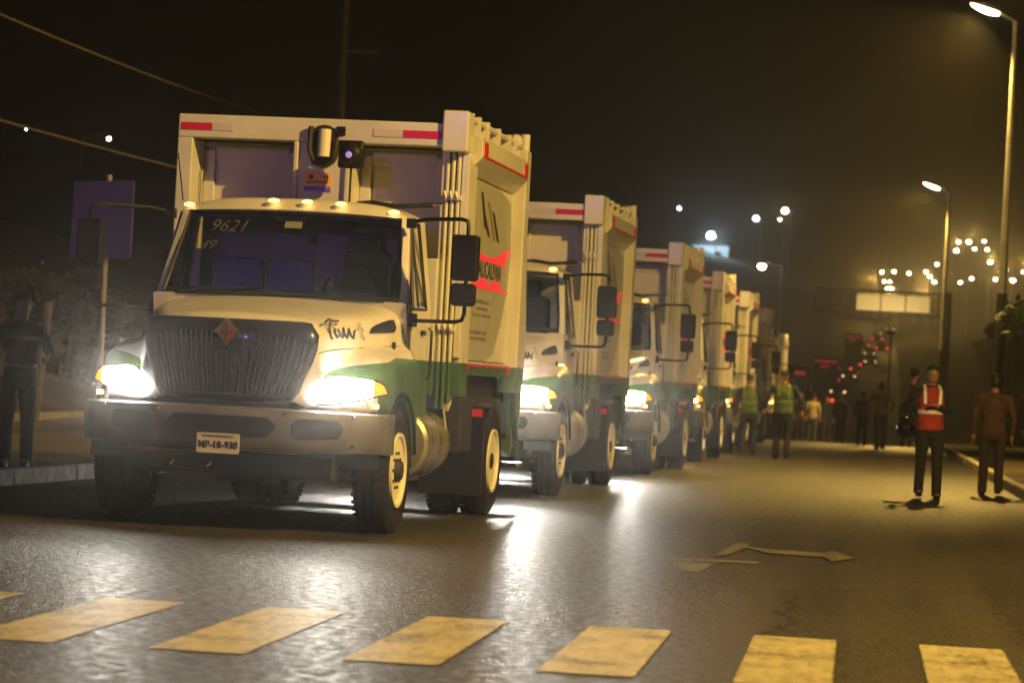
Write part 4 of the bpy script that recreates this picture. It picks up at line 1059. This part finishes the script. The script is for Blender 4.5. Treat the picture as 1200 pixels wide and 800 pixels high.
for i, (px, py, d, lab) in enumerate(CARS):
    o = car if i == 0 else copy_tree(car, cmc)
    p = at(px, py, d); o.location = (p.x, p.y, p.z - .66); o.rotation_euler.z = PI if i in (7, 8, 9, 10, 11, 12, 13) else 0; tag(o, lab, 'car', 'cars on the far hill road')
# red tail lights / banners of other lorries beyond the crest
for i, (px, py, d, lab) in enumerate([(925, 437, 175, 'dark lorry with a red lit tail board right of the taller officer'), (1000, 395, 390, 'far dark lorry with a thin red top strip on the hill road'), (968, 424, 260, 'far dark lorry with a dim red strip, below the gantry')]):
    p = at(px, py, d); z0 = rz(p.y)
    o = empty('covered_lorry', (p.x, p.y, z0)); h = max(2.6, p.z - z0 + .5)
    MB().box(-1.2, 1.2, 0, 6, .8, h).build('cargo_box', CHAS, o, bevel=.05)
    MB().box(-1.0, 1.0, -.04, 0, h - .55, h - .35).build('tail_board', REDG, o)  # board carries the graphic's faint emission, it is no lamp
    MB().box(-.5, .3, -.04, 0, h - 1.0, h - .8).build('tail_board', REDG, o)
    for s in (1, -1): 
        MB().blob((s * .95, -.05, .9), .1, .05, .08, 8).build('tail_lamp', TAILM, o)
        MB().lathe([(0, .2), (0, .5), (-.3 * s, .5), (-.3 * s, .2)], (s * 1.15, 1.5, .5), 'x', 14).build('wheel', RUB, o)
    tag(o, lab, 'lorry')

# ------------------------------------------------------------------ trees and bushes
def tree(x, y, h, w, lab, seed, M_=LEAF, trunk=.14, base=.35, n=260, g=None, leaf=.16, droop=0):
    z = gzz(x, y) if (x > 4.5 or x < -12.5) else (rz(y) + .08)
    rr = random.Random(seed); o = empty('tree', (x, y, z - .05))
    b = MB(); top = Vector((rr.uniform(-.3, .3), rr.uniform(-.3, .3), h * .8))
    b.tube([(0, 0, 0), (top.x * .3, top.y * .3, h * base), tuple(top * 1.0)], [trunk, trunk * .75, trunk * .2], 9)
    tips = []
    for i in range(11):
        t = base * .8 + (1 - base) * rr.random() * .8; p0 = Vector((top.x * t, top.y * t, h * t)); a = rr.uniform(0, 2 * PI)
        L = w * rr.uniform(.5, .95); e = p0 + Vector((math.cos(a) * L, math.sin(a) * L, h * .16 * rr.uniform(.2, 1.3)))
        b.tube([p0, p0.lerp(e, .5) + Vector((0, 0, .08 * h * .3)), e], [trunk * .4, trunk * .25, trunk * .08], 6); tips += [e, p0.lerp(e, .6)]
    tips += [top]
    b.build('trunk', BARK, o, smooth=True)
    b = MB()
    cl = [(t + Vector((rr.gauss(0, .2 * w), rr.gauss(0, .2 * w), rr.gauss(0, .05 * h))), rr.uniform(.25, .5) * w) for t in tips for _ in range(2)]
    for c, R in cl:
        for _ in range(int(n / len(cl) * 6)):
            d = Vector((rr.gauss(0, 1), rr.gauss(0, 1), rr.gauss(0, .8))); d = d.normalized() * R * rr.random() ** .4; p = c + d
            a = Vector((rr.gauss(0, 1), rr.gauss(0, 1), rr.gauss(0, 1))).normalized() * leaf * rr.uniform(.6, 1.3); q_ = a.cross(Vector((rr.gauss(0, 1), rr.gauss(0, 1), rr.gauss(0, 1)))).normalized() * leaf * .45
            b.add([p - a, p + q_, p + a, p - q_], [(0, 1, 2, 3)])
    b.build('crown', M_, o, fix=False)
    tag(o, lab, 'tree', g)
tree(3.9, 52.5, 3.9, .75, 'dark narrow tree at the right edge beside the kerb', 1, trunk=.1, base=.3, n=420, leaf=.12)
tree(4.4, 61, 3.2, .8, 'dark small tree behind the narrow one at the right edge', 2, trunk=.09, n=300, leaf=.13)
tree(9.0, 150, 6.0, 1.7, 'upright dark tree below the right-hand hill lamps', 3, n=420, leaf=.24)
tree(6.6, 128, 2.8, 1.0, 'round dark bushy tree behind the man in the brown shirt', 4, n=320, leaf=.18, base=.15)
tree(13.5, 215, 6.5, 2.2, 'dark tree standing on the lit bank right of the gantry column', 5, n=420, leaf=.3)
tree(15.5, 330, 7, 2.6, 'far dark tree on the hill bank under the low lamps', 6, n=300, leaf=.4)
tree(-14.5, 118, 6.5, 2.8, 'dark roadside tree behind the convoy, under the lone lamp', 7, n=420, leaf=.3)
tree(-9.5, 150, 5.5, 2.4, 'dark rounded tree at the convoy end, beyond the officers', 8, n=420, leaf=.3)
for i, (x, y, h, w) in enumerate([(-17, 48, 2.3, 1.5), (-19.5, 52, 3.0, 1.9), (-16.5, 57, 2.0, 1.5), (-21, 44, 2.6, 1.7)]):
    tree(x, y, h, w, ['low dusty bush left of the sign post', 'tallest dusty bush behind the sign', 'low dusty bush between the sign and the lorry mirror', 'dusty bush behind the man at the left edge'][i], 20 + i, M_=LEAF2, trunk=.06, base=.12, n=380, leaf=.10, g='dusty bushes on the left bank')
for i, (x, y, h, w) in enumerate([(6.5, 92, 1.3, 1.0), (8.2, 99, 1.6, 1.2), (5.6, 108, 1.2, .9), (10.5, 112, 1.9, 1.4)]):
    tree(x, y, h, w, ['low lit bush just behind the brown shirted man', 'rounder lit bush right of the low one on the verge', 'smallest bush on the right verge past the kerb end', 'widest bush on the right bank past the kerb end'][i], 40 + i, M_=LEAF2, trunk=.05, base=.12, n=300, leaf=.09, g='bushes on the right verge')

# ------------------------------------------------------------------ people
def loft(b, rings, n=14):
    """rings: (centre, rx, ry[, tilt]) stacked"""
    vs = []
    for c, rx, ry in rings:
        for k in range(n):
            t = 2 * PI * k / n; vs.append((c[0] + rx * math.cos(t), c[1] + ry * math.sin(t), c[2]))
    L = len(rings); fs = [(i * n + k, i * n + (k + 1) % n, (i + 1) * n + (k + 1) % n, (i + 1) * n + k) for i in range(L - 1) for k in range(n)]
    fs += [tuple(range(n - 1, -1, -1)), tuple(range((L - 1) * n, L * n))]
    b.add(vs, fs)
def fuse(name, b, M_, parent, vox):
    o = b.build(name, M_, parent)
    r = o.modifiers.new('r', 'REMESH'); r.mode = 'VOXEL'; r.voxel_size = vox
    s = o.modifiers.new('s', 'SMOOTH'); s.iterations = 2; s.factor = .5
    dg = bpy.context.evaluated_depsgraph_get(); me = bpy.data.meshes.new_from_object(o.evaluated_get(dg))
    o.modifiers.clear(); old = o.data; o.data = me; me.name = name; bpy.data.meshes.remove(old)
    me.polygons.foreach_set('use_smooth', [True] * len(me.polygons))
    return o
def person(loc, face, H, top, bot, lab, arms=None, stride=0.0, vest=None, short=False, cap=None, vox=.014, girth=1.0, walk_dir=0, hair=HAIR, shoes=BLK, trim=None):
    """face: rotation about z; 0 looks towards the camera (-Y). arms: {side: (elbow, wrist)} in body units"""
    k = H / 1.75
    o = empty('person', loc, face); o.scale = (k, k, k)
    g = girth
    hip = {s: Vector((s * .095 * g, 0, .90)) for s in (1, -1)}
    knee = {s: Vector((s * .105, -.05 * stride * s - .02, .49)) for s in (1, -1)}
    ank = {s: Vector((s * .11, (.10 if s * stride < 0 else -.10) * abs(stride) * 1.6 + .0, .09 + (.03 if s * stride < 0 else 0))) for s in (1, -1)}
    sh = {s: Vector((s * .185 * g, .01, 1.42)) for s in (1, -1)}
    arms = arms or {}
    el = {}; wr = {}
    for s in (1, -1):
        el[s], wr[s] = [Vector(v) for v in arms.get(s, ((s * (.25 * g + .01), .03, 1.13), (s * .25 * g, -.03, .88)))]
    def hand(b, s):
        d = (wr[s] - el[s]).normalized(); side = Vector((0, -1, 0)); 
        if abs(d.dot(side)) > .8: side = Vector((0, 0, 1))
        nrm = d.cross(side).normalized(); side = nrm.cross(d).normalized()
        p = wr[s] + d * .05
        b.tube([wr[s] - d * .02, wr[s] + d * .02, wr[s] + d * .06, wr[s] + d * .09], [.026, .030, .034, .026], 8)
        for i, (off, L) in enumerate(((-.027, .062), (-.009, .074), (.010, .070), (.027, .055))):
            a = wr[s] + d * .085 + side * off
            b.tube([a, a + d * L * .5 + nrm * .008 * -s, a + d * L * .85 + nrm * .028 * -s, a + d * L + nrm * .04 * -s], [.0098, .0092, .0085, .007], 6)
        a = wr[s] + d * .03 - side * .028
        b.tube([a, a - side * .025 + d * .025, a - side * .03 + d * .055 - nrm * .01 * s], [.012, .0105, .008], 6)
    b = MB()
    # head as a shaped loft
    loft(b, [((0, -.012, 1.535), .045, .05), ((0, -.022, 1.55), .056, .066), ((0, -.012, 1.58), .066, .082), ((0, -.004, 1.62), .073, .092), ((0, .002, 1.66), .076, .098), ((0, .006, 1.70), .073, .094), ((0, .01, 1.73), .058, .076), ((0, .01, 1.75), .03, .04)], 18)
    b.tube([(0, .02, 1.44), (0, .012, 1.50), (0, .005, 1.57)], [.066, .056, .055], 12)
    b.blob((0, -.102, 1.628), .013, .016, .022, 8); b.blob((0, -.088, 1.588), .026, .012, .009, 8); b.blob((0, -.082, 1.552), .02, .014, .014, 8)
    for s in (1, -1):
        b.blob((s * .078, .01, 1.635), .010, .02, .032, 8); b.blob((s * .031, -.090, 1.668), .02, .01, .008, 8)
    loft(b, [((0, 0, .88), .14 * g, .095), ((0, 0, 1.0), .14 * g, .09), ((0, 0, 1.15), .13 * g, .085), ((0, .01, 1.32), .155 * g, .10), ((0, .01, 1.42), .15 * g, .085), ((0, .015, 1.47), .07, .06)])
    for s in (1, -1):
        b.tube([sh[s] + Vector((-s * .05, 0, .01)), sh[s], sh[s].lerp(el[s], .5), el[s], el[s].lerp(wr[s], .5), wr[s]], [.045, .05, .042, .037, .034, .025], 10)
        b.tube([hip[s], hip[s].lerp(knee[s], .5), knee[s], knee[s].lerp(ank[s], .4), ank[s]], [.085, .075, .055, .055, .036], 10)
        hand(b, s)
        b.blob((ank[s].x, ank[s].y - .05, .05 + ank[s].z - .09), .04, .11, .04, 10)
    fuse('body', b, SKIN, o, min(vox, .011))
    for s in (1, -1): MB().blob((s * .031, -.093, 1.657), .010, .006, .006, 8).build('eye', EYE, o)
    b = MB()
    if cap:
        loft(b, [((0, .01, 1.66), .086, .105), ((0, .012, 1.70), .086, .104), ((0, .014, 1.745), .07, .085), ((0, .014, 1.765), .03, .035)], 16); b.build('cap', cap, o, smooth=2)
        MB().prism([(-.06, -.08), (.06, -.08), (.05, -.15), (-.05, -.15)], 'z', 1.675, 1.685).build('cap_peak', cap, o)
    else:
        loft(b, [((0, .045, 1.58), .068, .062), ((0, .035, 1.63), .081, .075), ((0, .022, 1.68), .085, .09), ((0, .004, 1.715), .082, .103), ((0, .006, 1.752), .062, .08), ((0, .01, 1.775), .03, .038)], 16); b.build('hair', hair, o, smooth=2)
    # jacket
    b = MB()
    loft(b, [((0, 0, .86), .175 * g, .125 * g), ((0, 0, .95), .168 * g, .122 * g), ((0, 0, 1.10), .155 * g, .115 * g), ((0, .01, 1.28), .178 * g, .125), ((0, .012, 1.40), .175 * g, .11), ((0, .014, 1.46), .11 * g, .085), ((0, .015, 1.50), .068, .066)])
    for s in (1, -1):
        if short:
            b.tube([sh[s] + Vector((-s * .06, 0, .0)), sh[s], sh[s].lerp(el[s], .5), sh[s].lerp(el[s], .85)], [.06, .066, .058, .056], 12)
        else:
            b.tube([sh[s] + Vector((-s * .06, 0, .0)), sh[s], sh[s].lerp(el[s], .5), el[s], el[s].lerp(wr[s], .5), wr[s]], [.06, .066, .056, .052, .045, .036], 12)
    fuse('shirt' if short else 'jacket', b, top, o, vox)
    b = MB()
    loft(b, [((0, 0, .80), .165 * g, .115 * g), ((0, 0, .88), .165 * g, .117 * g), ((0, 0, .97), .15 * g, .108 * g)])
    for s in (1, -1):
        b.tube([hip[s] + Vector((0, 0, .02)), hip[s].lerp(knee[s], .5), knee[s], knee[s].lerp(ank[s], .5), ank[s] + Vector((0, 0, -.055))], [.105 * g, .092, .074, .070, .066], 12)
    fuse('trousers', b, bot, o, vox)
    for s in (1, -1):
        b = MB(); z = ank[s].z - .09
        loft(b, [((ank[s].x, ank[s].y - .06, z), .047, .135), ((ank[s].x, ank[s].y - .06, z + .03), .047, .135), ((ank[s].x, ank[s].y - .035, z + .065), .042, .10), ((ank[s].x, ank[s].y, z + .11), .04, .05)], 12)
        b.build('shoe', shoes, o, smooth=True)
    if vest:
        VM, SM = vest
        b = MB(); loft(b, [((0, 0, .90), .185 * g, .135 * g), ((0, 0, 1.10), .166 * g, .127 * g), ((0, .01, 1.28), .187 * g, .136), ((0, .012, 1.40), .17 * g, .122), ((0, .014, 1.475), .105 * g, .095)], 20)
        ve = fuse('safety_vest', b, VM, o, vox)
        def band(z, r1, r2, M_, par):
            n = 28; vs = []
            for zz_ in (z, z + .05):
                for q_ in range(n): t = 2 * PI * q_ / n; vs.append((r1 * math.cos(t), .006 + r2 * math.sin(t), zz_))
            MB().add(vs, [(q_, (q_ + 1) % n, (q_ + 1) % n + n, q_ + n) for q_ in range(n)]).build('reflective_band', M_, par)
        band(1.12, .176 * g, .137, SM, ve)
        for s in (1, -1):
            b = MB()
            for yy in (-1, 1):
                b.add([(s * .075, .012 + yy * .142, 1.25), (s * .115, .012 + yy * .140, 1.25), (s * .125, .012 + yy * .118, 1.43), (s * .085, .012 + yy * .124, 1.43)], [(0, 1, 2, 3)])
            b.add([(s * .085, -.112, 1.43), (s * .125, -.106, 1.43), (s * .115, .03, 1.505), (s * .075, .03, 1.51)], [(0, 1, 2, 3)]).add([(s * .085, .136, 1.43), (s * .125, .130, 1.43), (s * .115, .03, 1.505), (s * .075, .03, 1.51)], [(0, 1, 2, 3)])
            b.build('shoulder_band', SM, ve)
    if trim:
        for z, r1, r2 in ((1.30, .190 * g, .140), (1.02, .172 * g, .128)):
            n = 28; vs = []
            for zz_ in (z, z + .04):
                for q_ in range(n): t = 2 * PI * q_ / n; vs.append((r1 * math.cos(t), .006 + r2 * math.sin(t), zz_))
            MB().add(vs, [(q_, (q_ + 1) % n, (q_ + 1) % n + n, q_ + n) for q_ in range(n)]).build('reflective_band', trim, o)
    tag(o, lab, 'person')
    return o
def cloth(name, col, **k): return mat(name, col, .85, noise=.25, nscale=7, bump=(.9, .05), **k)
C_RED = cloth('orange_red_vest', (.36, .035, .022)); C_SIL = mat('silver_retro_band', (.75, .75, .75), .4)
C_GRN = cloth('lime_green_vest', (.06, .105, .015)); C_LIM = mat('lime_retro_band', (.17, .20, .05), .5)
C_DRK = cloth('dark_navy_cloth', (.012, .013, .018)); C_BLK = cloth('black_cloth', (.010, .010, .010)); C_BRN = cloth('brown_shirt_cloth', (.075, .035, .022))
C_TRB = cloth('dark_brown_trousers', (.03, .02, .015)); C_PAL = cloth('pale_shirt_cloth', (.42, .33, .2)); C_JNS = cloth('jeans_cloth', (.04, .05, .07)); C_TAN = cloth('tan_jacket_cloth', (.16, .11, .06))
C_YEL = mat('dull_yellow_retro_band', (.35, .30, .16), .5)
fz = lambda p, z=0: (p.x, p.y, z)
pv = gnd(1086, 584)
person(fz(pv), rad(6), 1.78, C_BLK, C_BLK, 'photographer in a red safety vest holding a camera up, helmet at the hip', arms={-1: ((-.30, -.06, 1.28), (-.27, -.16, 1.50)), 1: ((.24, -.04, 1.16), (.07, -.17, 1.22))}, stride=.5, vest=(C_RED, C_SIL))
# things held by the photographer
Mv = Matrix.Translation(pv) @ Matrix.Rotation(rad(6), 4, 'Z')
def held(name, b, M_, off, lab, cat, **k):
    o = b.build(name, M_, None, **k); o.matrix_world = Mv @ Matrix.Translation(off); tag(o, lab, cat); return o
o = held('camera', MB().box(-.07, .07, -.04, .04, -.05, .05).box(-.03, .03, -.03, .03, .05, .075), BLK, (-.27, -.20, 1.68), 'small dark camera raised in the photographer\'s hand', 'camera', bevel=.008)
MB().lathe([(-.04, .035), (-.10, .038)], (0, 0, 0), 'y', 14).build('camera_lens', BLKG, o, smooth=True)
MB().tube([(0, 0, -.05), (-.0, .02, -.12), (.0, .03, -.22), (-.02, .05, -.5)], .014, 6).build('monopod', BLK, o)
o = held('motorcycle_helmet', MB().blob((0, 0, 0), .14, .165, .155, 18), BLKG, (-.33, -.04, .93), 'glossy black motorcycle helmet hanging at the photographer\'s side', 'helmet', smooth=2)
MB().grid(lambda u, v: (.134 * math.sin((u - .5) * 2.2), -.161 * math.cos((u - .5) * 1.9), -.04 + .09 * v), 8, 2).build('visor', GLASSD, o)
MB().tube([(.08, .0, .16), (.12, .02, .22), (.16, .03, .16)], .01, 6).build('helmet_strap', BLK, o)
person(fz(gnd(1160, 580)), rad(186), 1.74, C_BRN, C_TRB, 'man in a brown shirt walking with dark trousers beside the right kerb', stride=.35, girth=1.12, short=False)
person(fz(gnd(915, 538)), rad(180), 1.80, C_DRK, C_DRK, 'taller officer in a lime vest seen from behind, arms out, on the road', arms={1: ((.33, .02, 1.2), (.37, .0, .98)), -1: ((-.33, .04, 1.2), (-.36, 0, .97))}, stride=.4, vest=(C_GRN, C_LIM), cap=C_DRK, girth=1.12)
person(fz(gnd(875, 532)), rad(172), 1.70, C_DRK, C_DRK, 'shorter officer in a lime vest nearest the convoy, cap on', arms={-1: ((-.30, .02, 1.18), (-.36, -.1, 1.06))}, stride=-.5, vest=(C_GRN, C_LIM), cap=C_DRK, girth=1.06)
p = at(951, 514, 100); person((p.x, p.y, rz(p.y)), rad(175), 1.70, C_PAL, C_JNS, 'far figure in a pale shirt walking beyond the two officers', stride=.4, vox=.025)
person(fz(gnd(1030, 527)), rad(160), 1.78, C_TAN, C_JNS, 'figure in a tan jacket, arms akimbo, at the end of the near road', arms={1: ((.36, .02, 1.2), (.26, -.05, 1.0)), -1: ((-.36, .02, 1.2), (-.26, -.05, 1.0))}, stride=.5, vox=.025)
p = at(1009, 520, 81); person((p.x, p.y, 0), rad(190), 1.55, C_BLK, C_BLK, 'small dark figure left of the one in the tan jacket', vox=.025)
p = gnd(17, 547, .13); person(fz(p, .13), rad(8), 1.76, C_DRK, C_DRK, 'man in a dark uniform with dull bands standing at the left edge behind the kerb', arms={1: ((.30, .03, 1.15), (.28, -.10, 1.12))}, trim=C_YEL)


for (px, py, d, h, lab, f_) in [(984, 505, 92, 1.7, 'dark figure standing between the pale shirted walker and the far pair', 150), (1062, 512, 86, 1.72, 'dark figure at the kerb corner left of the photographer', 200),
                                (968, 500, 105, 1.68, 'dark figure just right of the pale shirted walker', 10), (936, 505, 98, 1.72, 'dark figure just right of the taller officer', 30)]:
    p = at(px, py, d); person((p.x, p.y, rz(p.y)), rad(f_), h, C_BLK if px != 1062 else C_TRB, C_BLK, lab, vox=.03, stride=.3)
